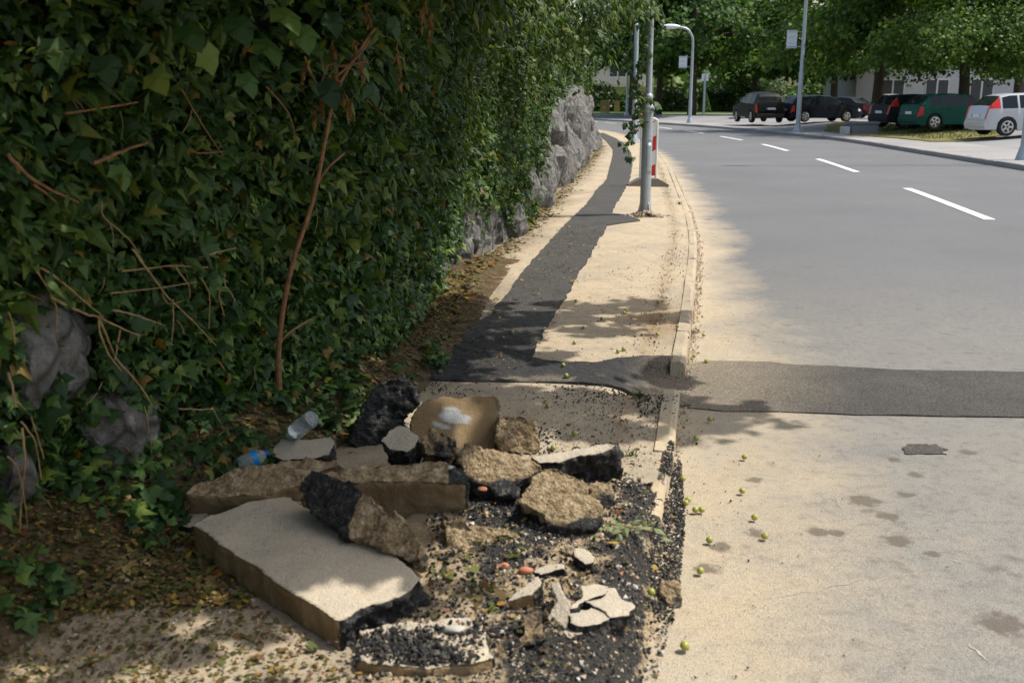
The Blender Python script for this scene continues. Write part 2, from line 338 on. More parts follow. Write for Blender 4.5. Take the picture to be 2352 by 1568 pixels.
t = NT('oil_stain'); n = t.noise(70, 5, .7); t.col(t.ramp(n, [(0.35, (0.14, 0.115, 0.09)), (0.62, (0.30, 0.265, 0.22))])); t.set(.9, .2); M['stain'] = t.m

# ------------------------------------------------------------------ the lie of the land
SW = 0.10                               # sidewalk level above the road
kerbx = spline([(-0.5, -3), (0.02, 0.5), (0.33, 2.35), (0.54, 3.28), (0.66, 3.86), (0.83, 4.74), (0.95, 5.29), (1.45, 7.78), (1.87, 10.01), (2.23, 12.33), (2.71, 16), (3.44, 21.89), (4.3, 30), (4.87, 41.28), (4.77, 47.8), (4.18, 53.1), (2.3, 62), (-1.5, 73), (-8, 85), (-18, 98)])
midx = spline([(3.5, -3), (4.9, 5), (6.21, 12.94), (6.98, 17.74), (7.5, 21.92), (8.14, 26.9), (8.55, 31.4), (8.95, 36.2), (9.08, 40), (9.12, 44.2), (9.15, 47.9), (9.04, 52.5), (8.89, 56.1), (8.64, 60.5), (7.44, 68.4), (6.5, 75), (5.9, 79.7), (1.5, 91), (-6, 104), (-18, 118)])
rightx = spline([(7.4, -3), (8.7, 5), (10.0, 13), (11.36, 22.35), (11.65, 26.1), (12.0, 30.4), (12.5, 35.7), (12.72, 39.9), (12.5, 45.2), (12.2, 52), (11.6, 57.9), (10.4, 65.2), (8.6, 75), (4.8, 88), (-2, 102), (-12, 114), (-22, 124)])
wallx = spline([(-2.6, -3), (-2.0, 1.0), (-1.62, 2.6), (-1.27, 3.5), (-0.94, 4.32), (-0.73, 5.24), (-0.49, 7.59), (0.12, 11.45), (0.83, 16.82), (1.75, 24), (2.73, 32.7), (3.0, 40), (2.75, 47), (1.2, 55), (-3, 66)])
def lotz(x, y):                         # the ground right of the road rises a little to the car park
    d = np.asarray(x, float) - rightx(y)
    return 0.12 + 0.24 * ss(2.5, 7.0, d)
def strip(name, fa, fb, ys, nt, zf, mat, parent=None, attrs=None, smooth=True, edge=None):
    ys = np.asarray(ys, float); t = np.linspace(0, 1, nt) if edge is None else np.asarray(edge); nt = len(t)
    a, b = fa(ys), fb(ys)
    X = a[:, None] * (1 - t) + b[:, None] * t; Y = np.repeat(ys[:, None], nt, 1)
    V = np.stack([X, Y, zf(X, Y)], -1).reshape(-1, 3)
    i = np.arange(len(ys) - 1)[:, None] * nt + np.arange(nt - 1)
    Fq = np.stack([i, i + 1, i + nt + 1, i + nt], -1).reshape(-1, 4)
    me = mesh_np(name, V, Fq, smooth)
    for k, fn in (attrs or {}).items(): attr(me, k, fn(V))
    return link(name, me, mat, parent)
def inside(poly, x, y):
    poly = np.asarray(poly); r = np.zeros(np.shape(x), bool); j = len(poly) - 1
    for i in range(len(poly)):
        xi, yi = poly[i]; xj, yj = poly[j]
        c = ((yi > y) != (yj > y)) & (x < (xj - xi) * (y - yi) / (yj - yi + 1e-12) + xi)
        r ^= c; j = i
    return r
def densify(pts, step, jit, seed=0, closed=True):
    out = []; n = len(pts)
    for i in range(n if closed else n - 1):
        a = np.array(pts[i][:2], float); b = np.array(pts[(i+1) % n][:2], float)
        k = max(1, int(np.linalg.norm(b - a) / step))
        for j in range(k): out.append(a + (b - a) * j / k)
    if not closed: out.append(np.array(pts[-1][:2], float))
    o = np.array(out); q = np.c_[o, np.zeros(len(o))]
    if jit:
        o = o + np.c_[fbm(q, 0.25 / step, seed), fbm(q, 0.25 / step, seed + 9)] * jit
    return o
def sheet(name, poly, zf, mat, step=0.05, skirt=0.03, parent=None, attrs=None, keep=None):
    poly = np.asarray(poly); lo, hi = poly.min(0), poly.max(0)
    gx, gy = np.meshgrid(np.arange(lo[0], hi[0], step), np.arange(lo[1], hi[1], step))
    g = np.c_[gx.ravel(), gy.ravel()] + rng.uniform(-0.25, 0.25, (gx.size, 2)) * step
    g = g[inside(poly, g[:, 0], g[:, 1])]
    if keep is not None: g = g[keep(g)]
    n = len(poly)
    vs = [Vector(p) for p in poly] + [Vector(p) for p in g]
    r = geometry.delaunay_2d_cdt(vs, [(i, (i+1) % n) for i in range(n)], [], 1, 1e-5)
    v2 = np.array([tuple(v) for v in r[0]]); tri = [tuple(f) for f in r[2]]
    V = np.c_[v2, zf(v2[:, 0], v2[:, 1])]
    cnt = {}
    for f in tri:
        for i in range(len(f)):
            e = (f[i], f[(i+1) % len(f)]); cnt[e] = 1
    bd = [e for e in cnt if (e[1], e[0]) not in cnt]
    m = {}; ex = []
    for e in bd:
        for i in e:
            if i not in m: m[i] = len(V) + len(ex); ex.append((V[i][0], V[i][1], V[i][2] - skirt))
    V = np.r_[V, np.array(ex)] if ex else V
    faces = tri + [(e[1], e[0], m[e[0]], m[e[1]]) for e in bd]
    o = mk(name, V, faces, mat, parent)
    for k, fn in (attrs or {}).items(): attr(o.data, k, fn(V))
    return o

GY0, GY1 = 4.78, 5.28                    # where the trench crosses the kerb
def swz(x, y):
    x = np.asarray(x, float); y = np.asarray(y, float)
    gap = ss(GY0 - 0.10, GY0 + 0.03, y) * (1 - ss(GY1 - 0.03, GY1 + 0.10, y))
    d = kerbx(y) - x
    return SW - 0.098 * gap * (1 - ss(0.05, 0.42, d))

g = mk('ground', [(-900, -300, -0.06), (900, -300, -0.06), (900, 1500, -0.06), (-900, 1500, -0.06)], [(0, 1, 2, 3)], M['earth'])
tag(g, kind='structure')
ysr = np.r_[np.arange(-3, 14, 0.2), np.arange(14, 60, 0.7), np.arange(60, 98.1, 1.2)]
road = strip('road', lambda y: kerbx(y) - 0.02, lambda y: rightx(y) + 0.02, ysr, 40, lambda X, Y: 0.0015 * np.sin(X * 1.3) * np.sin(Y * .7) + 0 * X, M['road'],
             attrs={'dk': lambda V: (V[:, 0] - kerbx(V[:, 1])) / (1 + 0.10 * np.clip(5.5 - V[:, 1], 0, 4)) * (1 + 0.55 * ss(5.5, 9, V[:, 1])) + 0.02 * np.clip(V[:, 1] - 16, 0, 99),
                    'near': lambda V: 1 - ss(3.5, 12.0, V[:, 1] + 0.4 * V[:, 0])})
tag(road, kind='structure')
# broken centre line
for (y0, y1) in [(12.94, 17.74), (21.92, 26.93), (31.42, 36.22), (40.04, 44.4), (48.6, 53.0), (56.5, 60.6), (64.2, 67.4), (70.2, 73.4), (76.0, 79.8), (2.9, 7.9)]:
    yy = np.linspace(y0, y1, 9); x = midx(yy)
    V = [(a - 0.075, b, 0.007) for a, b in zip(x, yy)] + [(a + 0.075, b, 0.007) for a, b in zip(x, yy)]
    mk('lane_marking', V, [(i, 9 + i, 10 + i, 1 + i) for i in range(8)], M['paint'], road)
# left sidewalk
yss = np.r_[np.arange(-3, 1.6, 0.3), np.arange(1.6, 8, 0.05), np.arange(8, 20, 0.2), np.arange(20, 62, 0.8)]
def sw_dirt(V):
    d = V[:, 0] - wallx(V[:, 1])
    near = ss(3.9, 3.0, V[:, 1])
    return np.clip((1 - ss(0.05, 0.55, d + 0.25 * fbm(V, 2.0, 3))) + near * 0.35, 0, 1)
def sw_wet(V):
    c = P(*z4(2070, 560), SW)
    return np.exp(-(((V[:, 0] - c.x) / 0.28) ** 2 + ((V[:, 1] - c.y) / 0.55) ** 2)) * (0.6 + 0.6 * fbm(V, 5, 5)) + 0.45 * np.exp(-((kerbx(V[:, 1]) - 0.24 - V[:, 0]) / 0.05) ** 2)
side = strip('sidewalk', lambda y: wallx(y) - 0.9, lambda y: kerbx(y) - 0.045 - 0.17 * ss(3.58, 3.28, np.asarray(y) + .07 * np.sin(np.asarray(y) * 23)), yss, 60, lambda X, Y: swz(X, Y) + 0.006 * np.sin(X * 5 + Y) * np.sin(Y * 2.3), M['pave'], attrs={'dirt': sw_dirt, 'wet': sw_wet})
tag(side, kind='structure')
# kerb stones
kerb = empty('left_kerb', (float(kerbx(4.0)), 4.0, 0)); tag(kerb, kind='structure')
def kerb_stone(fx, y0, y1, w, top, bot, mat, parent, sgn=-1, r=0.018, jit=0.0015):
    yy = np.linspace(y0 + 0.006, y1 - 0.006, 5); V = []
    prof = [(0, bot), (0, top - r * 1.5), (r * 0.35, top - r * 0.45), (r * 1.5, top), (w, top), (w, bot)]
    j = rng.normal(0, jit, 2)
    for y in yy:
        for a, z in prof: V.append((float(fx(y)) + sgn * a + j[0], y, z + j[1] + (rng.normal(0, 0.003) if z > bot else 0)))
    n = len(prof); Fq = [(i*n+k, i*n+(k+1) % n, (i+1)*n+(k+1) % n, (i+1)*n+k) for i in range(4) for k in range(n)]
    Fq += [tuple(range(n))[::-1], tuple(4*n + k for k in range(n))]
    o = mk('kerb_stone', V, Fq, mat, None); o.parent = parent
    o.matrix_parent_inverse = Matrix.Translation(-Vector(parent.location))
    return o
yk = [3.30, 3.46, 3.86, 4.78, None, 5.28, 6.05] + list(np.arange(7.0, 56, 1.0))
for a, b in zip(yk[:-1], yk[1:]):
    if a is None or b is None: continue
    kerb_stone(lambda y: kerbx(y) + (0.0 if a > 3.8 else -0.012), a, b, 0.08, SW + (0.008 if a > 3.5 else -0.03), -0.05, M['kerb'] if a < 5 else M['pave'], kerb)
rk = empty('right_kerb', (float(rightx(30)), 30, 0)); tag(rk, kind='structure')
for y in np.arange(8, 96, 2.0): kerb_stone(rightx, y, y + 2.0, 0.18, 0.13, -0.05, M['grey'], rk, sgn=1, r=0.03)
# the trench filled with fresh asphalt
left = [z4(*p) for p in [(700, 905), (740, 860), (800, 815), (850, 750), (890, 700), (960, 640), (1040, 580), (1110, 540), (1140, 500), (1190, 440), (1240, 390), (1300, 290), (1390, 190), (1480, 90), (1560, 0)]] + \
       [z3(*p) for p in [(130, 1220), (250, 1050), (370, 930), (400, 800), (440, 650), (440, 580), (380, 500), (300, 430), (220, 390)]]
right = [z3(*p) for p in [(330, 385), (480, 450), (590, 530), (650, 620), (665, 740), (640, 920), (560, 1080), (480, 1200), (420, 1322), (560, 1340), (690, 1370), (770, 1412), (560, 1430), (370, 1460), (320, 1540)]] + \
        [z4(*p) for p in [(1810, 0), (1750, 100), (1700, 200), (1630, 300), (1580, 400), (1530, 480), (1480, 570), (1430, 650), (1360, 780), (1500, 815), (1750, 820), (1900, 790), (2020, 775), (2180, 780)]]
near_e = [z4(*p) for p in [(2110, 965), (1900, 945), (1500, 935), (1200, 930), (900, 925), (720, 916)]]
pol = [P(*p, SW) for p in left] + [P(*p, SW) for p in right]
yA, yB = GY1 - 0.005, GY0 + 0.02
cross = [(float(kerbx(yA)) - 0.06, yA + 0.0), (float(kerbx(yA)) + 0.06, yA - 0.02), (float(kerbx(yB)) + 0.05, yB - 0.01), (float(kerbx(yB)) - 0.1, yB - 0.005)]
pol = [(p.x, p.y) for p in pol] + cross + [tuple(P(*p, SW)[:2]) for p in near_e]
poly = densify(pol, 0.035, 0.022, 3)
def patchz(x, y):
    q = np.c_[x, y, 0 * np.asarray(x)]
    nr = 1 - ss(5.6, 6.3, np.asarray(y))
    return swz(x, y) + 0.012 + (0.008 * fbm(q, 18, 2) + 0.006 * fbm(q, 45, 4)) * (0.25 + 0.75 * nr) * ss(0.0, 0.25, kerbx(y) - x)
def farthin(g): return (g[:, 1] < 7.5) | (rng.random(len(g)) < 0.15)
ps = sheet('asphalt_patch', poly, patchz, M['fresh'], 0.028, 0.03, None,
           {'dusty': lambda V: 0.15 + 0.75 * ss(5.7, 6.1, V[:, 1]), 'sandy': lambda V: 0.75 * (1 - ss(0.02, 0.35, kerbx(V[:, 1]) - V[:, 0])) * (V[:, 1] < 6) + 0.55 * np.exp(-((V[:, 1] - 4.95) / 0.06) ** 2) * (fbm(V, 9, 8) > 0.1)}, farthin)
tag(ps, kind='structure')
rp = [zr(*p) for p in [(268, 176), (350, 160), (630, 165), (760, 180), (900, 182), (1200, 200), (1749, 208)]]
rq = [zr(*p) for p in [(1749, 408), (1000, 397), (780, 386), (600, 380), (430, 380), (262, 366)]]
e1, e2 = P(*rp[-1], 0), P(*rq[0], 0)
rpol = [tuple(P(*p, 0)[:2]) for p in rp] + [(7.9, e1.y + 0.15), (7.9, e2.y + 0.05)] + [tuple(P(*p, 0)[:2]) for p in rq]
rs = sheet('trench_patch', densify(rpol, 0.04, 0.016, 11), lambda x, y: 0.0075 + 0.003 * fbm(np.c_[x, y, 0 * x], 14, 6), M['fresh'], 0.06, 0.02, None,
           {'dusty': lambda V: 0.8 + 0 * V[:, 0], 'sandy': lambda V: np.clip(1.0 - ss(0.05, 1.05, V[:, 0] - kerbx(V[:, 1]) + 0.3 * fbm(V, 1.7, 4)), 0, 1) * 0.75 + 0.05})
tag(rs, kind='structure')
bl = [zr(*p) for p in [(1210, 545), (1260, 525), (1370, 522), (1410, 545), (1400, 570), (1340, 575), (1270, 572), (1230, 565)]]
bo = sheet('asphalt_repair', densify([tuple(P(*p, 0)[:2]) for p in bl], 0.012, 0.05, 5), lambda x, y: 0.005 + 0 * x, M['fresh'], 0.03, 0.004, None, {'dusty': lambda V: 0.7 + 0 * V[:, 0], 'sandy': lambda V: 0.1 + 0 * V[:, 0]})
tag(bo, kind='structure')

# right-hand pavement, car park, verge
ysp = np.r_[np.arange(-3, 60, 1.0), np.arange(60, 122, 2)]
rpv = strip('right_pavement', lambda y: rightx(y) + 0.181, lambda y: rightx(y) + 2.9, ysp, 6, lambda X, Y: lotz(X, Y), M['grey']); tag(rpv, kind='structure')
lot = strip('car_park', lambda y: rightx(y) + 2.9, lambda y: rightx(y) * 0 + 75, ysp, 30, lambda X, Y: lotz(X, Y) - 0.006, M['lot'], edge=np.linspace(0, 1, 40) ** 2); tag(lot, kind='structure')
lawn = strip('lawn', lambda y: rightx(y) * 0 - 80, lambda y: rightx(y) * 0 + 90, np.arange(88, 170, 4.0), 30, lambda X, Y: 0.0 + 0.42 * ss(88, 99, Y) + 0.0 * X - 0.05 * (Y < 90), M['grass']); tag(lawn, kind='structure')
vp = [z2(*p) for p in [(480, 1165), (720, 1150), (1000, 1165), (1300, 1195), (1700, 1180), (1950, 1190), (2200, 1265), (1900, 1282), (1500, 1280), (1100, 1250), (700, 1225), (500, 1200)]]
ver = sheet('verge', densify([tuple(P(*p, 0.34)[:2]) for p in vp], 0.5, 0.3, 4), lambda x, y: lotz(x, y) + 0.03, M['earth'], 1.0, 0.06); tag(ver, kind='structure')
vq = [tuple(P(*z2(*p), 0.34)[:2]) for p in [(980, 1170), (1300, 1200), (1700, 1185), (1950, 1195), (2150, 1262), (1850, 1275), (1400, 1265), (1000, 1215)]]
vq = np.array(vq)
# scratches in the road surface
for a, b, w_ in [((1240, 815), (1390, 838), .006), ((640, 1195), (850, 1162), .006), ((870, 1158), (1060, 1112), .009), ((1420, 1030), (1485, 1045), .008), ((1505, 1400), (1590, 1475), .014), ((925, 735), (945, 815), .004), ((1120, 1150), (1140, 1200), .005)]:
    a, b = P(*zr(*a), 0), P(*zr(*b), 0); d = (b - a).normalized(); nn_ = Vector((-d.y, d.x, 0)); n_ = 9; V = []
    for k in range(n_):
        c = a.lerp(b, k / (n_ - 1)) + nn_ * rng.normal(0, .004); h_ = w_ * .3 * math.sin(math.pi * (k + .3) / (n_ - .4)) * rng.uniform(.5, 1.3)
        V += [(c.x + nn_.x * h_, c.y + nn_.y * h_, .0035), (c.x - nn_.x * h_, c.y - nn_.y * h_, .0035)]
    mk('scratch', V, [(2*k, 2*k+1, 2*k+3, 2*k+2) for k in range(n_ - 1)], M['scratch'], road)

# ------------------------------------------------------------------ scatter tools
LT_IVY_V = np.array([(0, 0, 0), (-0.30, 0.02, -0.02), (-0.55, 0.30, -0.07), (-0.24, 0.42, 0.02), (0, 1.0, -0.10), (0.24, 0.42, 0.02), (0.55, 0.30, -0.07), (0.30, 0.02, -0.02), (0, 0.35, 0.05)], float)
LT_IVY_F = np.array([(8, 0, 1), (8, 1, 2), (8, 2, 3), (8, 3, 4), (8, 4, 5), (8, 5, 6), (8, 6, 7), (8, 7, 0)])
LT_LAN_V = np.array([(0, 0, 0), (-0.2, 0.35, -0.06), (0, 0.42, 0.02), (0.2, 0.35, -0.06), (0, 1.0, -0.12)], float)
LT_LAN_F = np.array([(0, 2, 1), (0, 3, 2), (1, 2, 4), (2, 3, 4)])
LT_MAP_V = np.array([(0, 0, 0), (-0.30, -0.06, -.03), (-0.40, 0.14, -.03), (-0.58, 0.40, -.10), (-0.36, 0.52, -.01), (-0.28, 0.72, -.03), (0, 1.0, -.14), (0.26, 0.68, -.03), (0.36, 0.50, -.01), (0.55, 0.36, -.10), (0.40, 0.14, -.03), (0.30, -0.06, -.03), (0, 0.38, .06)], float)
LT_MAP_F = np.array([(12, i, i + 1) for i in range(11)] + [(12, 11, 0)])
LT_ROUND_V = np.array([(0, 0, 0), (-0.32, 0.22, -.05), (-0.3, 0.62, -.06), (0, 1.0, -.1), (0.3, 0.62, -.06), (0.32, 0.22, -.05)], float)
LT_ROUND_F = np.array([(0, 5, 1), (1, 5, 4), (1, 4, 2), (2, 4, 3)])
OCT_V = np.array([(1, 0, 0), (-1, 0, 0), (0, 1, 0), (0, -1, 0), (0, 0, 1), (0, 0, -1)], float)
OCT_F = np.array([(0, 2, 4), (2, 1, 4), (1, 3, 4), (3, 0, 4), (2, 0, 5), (1, 2, 5), (3, 1, 5), (0, 3, 5)])
def unit(a): return a / np.maximum(np.linalg.norm(a, axis=-1, keepdims=True), 1e-9)
def frames(nrm, tip):                    # columns: side, tip direction, normal
    n = unit(nrm); t = unit(tip - (tip * n).sum(-1, keepdims=True) * n); s = np.cross(t, n)
    return np.stack([s, t, n], -1)
def scatter(name, tv, tf, pos, R, size, mat, parent=None, smooth=False, wob=0.0):
    n = len(pos); size = np.asarray(size)
    tvv = tv[None] * (1 + (rng.normal(0, wob, (n, len(tv), 3)) if wob else 0))
    if size.ndim == 1: size = size[:, None]
    V = np.einsum('nij,nkj->nki', R, tvv * size[:, None, :]) + pos[:, None, :]
    Fq = tf[None] + (np.arange(n) * len(tv))[:, None, None]
    me = mesh_np(name, V.reshape(-1, 3), Fq.reshape(-1, tf.shape[1]), smooth)
    return link(name, me, mat, parent)
def randR(n):
    a = rng.normal(size=(n, 3)); b = rng.normal(size=(n, 3)); return frames(a, b)

# ------------------------------------------------------------------ rock wall and what grows over it
BZ = np.array([0, .25, .5, 1.0, 1.5, 2.0, 2.5, 3.0, 3.4, 3.8, 4.2]); BO = np.array([.0, .05, .08, .16, .24, .36, .55, .72, .62, .25, -.5])
def shell(Y, z):                         # x of the outer face of the foliage
    Y = np.asarray(Y, float); z = np.asarray(z, float)
    q = np.stack([Y * 0.9, z * 1.3, 0 * Y], -1).reshape(-1, 3)
    nz = fbm(q, 1.1, 21).reshape(Y.shape)
    farf = 1 - 0.72 * ss(6.5, 9.5, Y) - 0.1 * ss(20, 30, Y)
    return wallx(Y) - 0.22 * z * ss(12, 20, Y) + (np.interp(z, BZ, BO) * farf + 0.17 * nz * ss(0.1, 0.8, z))
def rockx(Y, z):
    Y = np.asarray(Y, float); z = np.asarray(z, float)
    q = np.stack([Y, z, 0 * Y], -1).reshape(-1, 3)
    blk = np.round(vn(q * [1.5, .8, 1] + 0.35 * fbm(q, 1.2, 77)[:, None], 1.0, 5) * 3) / 3
    return wallx(Y) - (0.10 + 0.16 * ss(12, 20, Y)) * z + (0.13 * blk + 0.09 * fbm(q, 2.0, 6) - 0.05 * np.abs(vn(q, 4.5, 8)) + 0.03 * fbm(q, 9, 7)).reshape(Y.shape)
def hit(u, v, fn=None, y0=1.6):
    fn = fn or shell; d = ray(u, v); last = None
    for Y in np.arange(y0, 60, 0.05):
        p = Vector((0, 0, HC)) + d * (Y / d.y)
        if p.z < SW: return P(u, v, SW)
        if p.x <= float(fn(np.array([Y]), np.array([p.z]))[0]): return p
    return p
wall = empty('rock_wall', (float(wallx(9)), 9.0, SW))
tag(wall, 'grey natural stone bank wall under ivy along the sidewalk', 'rock wall')
def keepw(o, par): o.parent = par; o.matrix_parent_inverse = Matrix.Translation(-Vector(par.location)); return o
yw = np.r_[np.arange(-2, 6, 0.07), np.arange(6, 20, 0.09), np.arange(20, 60, 0.25)]
zw = np.r_[np.arange(-0.05, 2.8, 0.07), 2.95, 3.05]
YY, ZZ = np.meshgrid(yw, zw, indexing='ij')
X = rockx(YY, ZZ); X[:, -1] -= 3.0; X[:, -2] -= 0.5
V = np.stack([X, YY, ZZ], -1).reshape(-1, 3); nz_ = len(zw)
i = np.arange(len(yw) - 1)[:, None] * nz_ + np.arange(nz_ - 1)
me = mesh_np('rock_face', V, np.stack([i, i + nz_, i + nz_ + 1, i + 1], -1).reshape(-1, 4), False)
keepw(link('rock_face', me, M['rock']), wall)
def boulder(c, r, seed, sx=1, sy=1, sz=1, sub=3):
    bm = bmesh.new(); bmesh.ops.create_icosphere(bm, subdivisions=sub, radius=1.0)
    v = np.array([q.co[:] for q in bm.verts]); u = unit(v)
    rg = np.random.default_rng(seed)
    for k in range(10):                  # chop flat facets
        nn = unit(rg.normal(size=(1, 3)))[0]; lim = rg.uniform(0.62, 0.9)
        d = u @ nn; u = u - np.maximum(d - lim, 0)[:, None] * nn
    u = u * (1 + 0.16 * fbm(u, 2.2, seed)[:, None] + 0.09 * fbm(u, 6, seed + 3)[:, None] - 0.06 * np.abs(vn(u, 9, seed + 5))[:, None]) * [sx * r, sy * r, sz * r]
    fc = [[q.index for q in f.verts] for f in bm.faces]; bm.free()
    return u + np.array(c), fc
spots = []
for (u, v, s) in [(1075, 570, .30), (1055, 500, .26), (1090, 500, .25), (1010, 640, .2), (1035, 610, .22), (985, 655, .16), (880, 715, .18), (285, 1040, .17), (310, 1000, .14), (265, 985, .13), (330, 1085, .10), (120, 800, .16), (160, 760, .14), (95, 850, .13), (150, 850, .12), (515, 985, .10), (250, 1100, .10),
                  (1195, 470, .38), (1200, 430, .40), (1205, 390, .36), (1210, 345, .34), (1225, 480, .3), (1240, 440, .4), (1245, 395, .42), (1250, 350, .4), (1262, 420, .36), (1275, 380, .42), (1282, 335, .42), (1270, 300, .42), (1300, 390, .4), (1305, 350, .45), (1310, 305, .5), (1322, 365, .4), (1328, 325, .5), (1335, 285, .55), (1342, 345, .45), (1350, 310, .55), (1320, 270, .5), (1300, 265, .45)]:
    spots.append((hit(u, v, rockx), s))
BIG = [(290, 1000, .17), (315, 1060, .15), (265, 1075, .13), (345, 965, .11), (255, 960, .10), (300, 1110, .09), (125, 790, .17), (165, 845, .14), (95, 850, .13), (190, 770, .10), (110, 730, .10), (60, 1090, .08)]
for (u, v, s) in BIG: spots.append((hit(u, v) + Vector((-s * .12, s * .1, 0)), s * .85))
for y in np.r_[np.arange(5.2, 14, 0.55), np.arange(14, 46, 1.0)]:
    z = rng.uniform(0.05, 0.35); s = rng.uniform(0.12, 0.22) * (1 + 0.04 * (y - 5))
    spots.append((Vector((float(rockx(np.array([y]), np.array([z]))[0]), y, SW + z)), s))
    if y > 12: spots.append((Vector((float(rockx(np.array([y]), np.array([z + .7]))[0]), y + .4, SW + z + rng.uniform(.5, 1.1))), s * 1.1))
for k, (c, s) in enumerate(spots):
    vv, ff = boulder((c.x - s * (.55 if c.y > 11 else .38), c.y, c.z), s * (1.15 if c.y > 11 else 1), 100 + k, rng.uniform(.75, .95), rng.uniform(.9, 1.5), rng.uniform(1.0, 1.7), 3 if c.y < 25 else 2)
    keepw(mk('rock', vv, ff, M['rock'], None, False), wall)

HOLES = [(285, 1030, 95, 115, .86), (135, 790, 90, 105, .86), (40, 1000, 60, 60, .7), (420, 1090, 90, 60, .8), (150, 1120, 200, 60, .75), (1072, 545, 36, 72, .9), (1035, 620, 28, 45, .75), (1085, 480, 30, 60, .7), (985, 660, 26, 30, .6), (880, 715, 22, 30, .6), (520, 985, 22, 32, .7), (1000, 480, 12, 60, .5)]
def coverage(p):
    Y, z = p[:, 1], p[:, 2]; q = np.c_[Y * 0.7, z * 0.5, 0 * Y]
    lim = np.interp(Y, [0, 7.2, 8.0, 9.8, 10.4, 12.0, 12.8, 15, 20, 30, 45], [0, 0, .4, .55, .15, .25, 1.3, 1.45, 1.8, 2.1, 2.2])
    lim = lim + 0.55 * fbm(q, 1.4, 31) * ss(7, 10, Y)
    c = ss(-0.25, 0.2, z - lim)
    u, v, zc = proj(p)
    for (a, b, ra, rb, k) in HOLES:
        c = c * (1 - k * (((u - a) / ra) ** 2 + ((v - b) / rb) ** 2 < 1))
    base = np.where(z < 0.5, 0.4 + 0.6 * ss(0.1, 0.5, z), 1.0)
    gaps = np.where(fbm(np.c_[Y * 3, z * 3, 0 * Y], 1.0, 44) < -0.42, 0.25, 1.0)
    return c * base * gaps
ivy = empty('ivy_hedge', (float(wallx(6)), 6.0, SW)); tag(ivy, 'dense dark green ivy and shrubs hanging over the stone bank', 'ivy hedge')
def zone(n, ya, yb, za, zb, depth, size, shape='ivy', pw=1.0, lit=0.0):
    Y = ya + (yb - ya) * rng.random(n) ** pw; z = za + (zb - za) * rng.random(n)
    dd = depth * rng.random(n) ** 1.4
    x = shell(Y, z) - dd
    if lit: x = x + lit * rng.random(n) ** 2
    p = np.c_[x, Y, z]; p = p[rng.random(n) < coverage(p)]
    x_r = rockx(p[:, 1], p[:, 2]); p[:, 0] = np.maximum(p[:, 0], x_r + rng.uniform(0.02, 0.1, len(p)))
    m = len(p)
    nrm = np.c_[np.full(m, 0.6), np.full(m, -0.3), np.full(m, 0.5)] + rng.normal(0, 0.62, (m, 3))
    tip = np.c_[rng.normal(0.25, .7, m), rng.normal(-.1, .95, m), rng.normal(-.8, .45, m)]
    s = size * np.exp(rng.normal(0, 0.28, m))
    return p, frames(nrm, tip), s
NEAR = [zone(40000, 1.4, 4.4, 0.12, 2.7, 0.30, 0.042), zone(36000, 4.4, 8.0, 0.12, 3.0, 0.32, 0.047), zone(2600, 1.4, 5, 0.1, 2.4, 0.10, 0.066)]
SHR = [zone(15000, 1.6, 8, 0.9, 3.4, 0.30, 0.06, lit=.12)]
MID = [zone(44000, 8, 14, 0.15, 3.3, 0.40, 0.055, lit=.1), zone(42000, 14, 24, 0.3, 3.6, 0.5, 0.085, lit=.12)]
FAR = [zone(26000, 24, 50, 0.5, 3.9, 0.6, 0.13, lit=.15)]
def cat(zs): return np.concatenate([a[0] for a in zs]), np.concatenate([a[1] for a in zs]), np.concatenate([a[2] for a in zs])
p, R, s = cat(NEAR)
# the 300 leaves that show largest are leaves of their own
u, v, zc = proj(p); vis = (u > 5) & (u < 1500) & (v > 5) & (v < 1500)
front = p[:, 0] > shell(p[:, 1], p[:, 2]) - 0.06
score = np.where(vis & front, s / zc, 0); big = np.zeros(len(p), bool); big[np.argsort(-score)[:300]] = True
ivy_me = mesh_np('leaf', LT_IVY_V, LT_IVY_F, False); ivy_me.materials.append(M['ivy_obj'])
for k in np.where(big)[0]:
    o = bpy.data.objects.new('leaf', ivy_me); C.objects.link(o); o.parent = ivy
    m4 = Matrix([list(R[k][i] * s[k]) + [p[k][i] - ivy.location[i]] for i in range(3)] + [[0, 0, 0, 1]]); o.matrix_basis = m4
tag(keepw(scatter('foliage', LT_IVY_V, LT_IVY_F, p[~big], R[~big], s[~big], M['ivy'], None, False, 0.10), ivy), kind='stuff')
p, R, s = cat(MID); h = rng.random(len(p)) < np.interp(p[:, 2], [0.3, 1.6, 2.4], [0.25, .6, .9])
tag(keepw(scatter('foliage', LT_IVY_V, LT_IVY_F, p[~h], R[~h], s[~h], M['ivy'], None, False, 0.1), ivy), kind='stuff')
p2, R2, s2 = cat(SHR); p, R, s = np.r_[p[h], p2], np.r_[R[h], R2], np.r_[s[h] * 1.15, s2]
tag(keepw(scatter('shrub_foliage', LT_LAN_V, LT_LAN_F, p, R, s * [[1.15, 1.2, 1.2]] if False else s * 1.2, M['shrub'], None, False, 0.1), ivy), kind='stuff')
p, R, s = cat(FAR)
tag(keepw(scatter('shrub_foliage', LT_ROUND_V, LT_ROUND_F, p, R, s, M['shrub'], None, False, 0.1), ivy), kind='stuff')
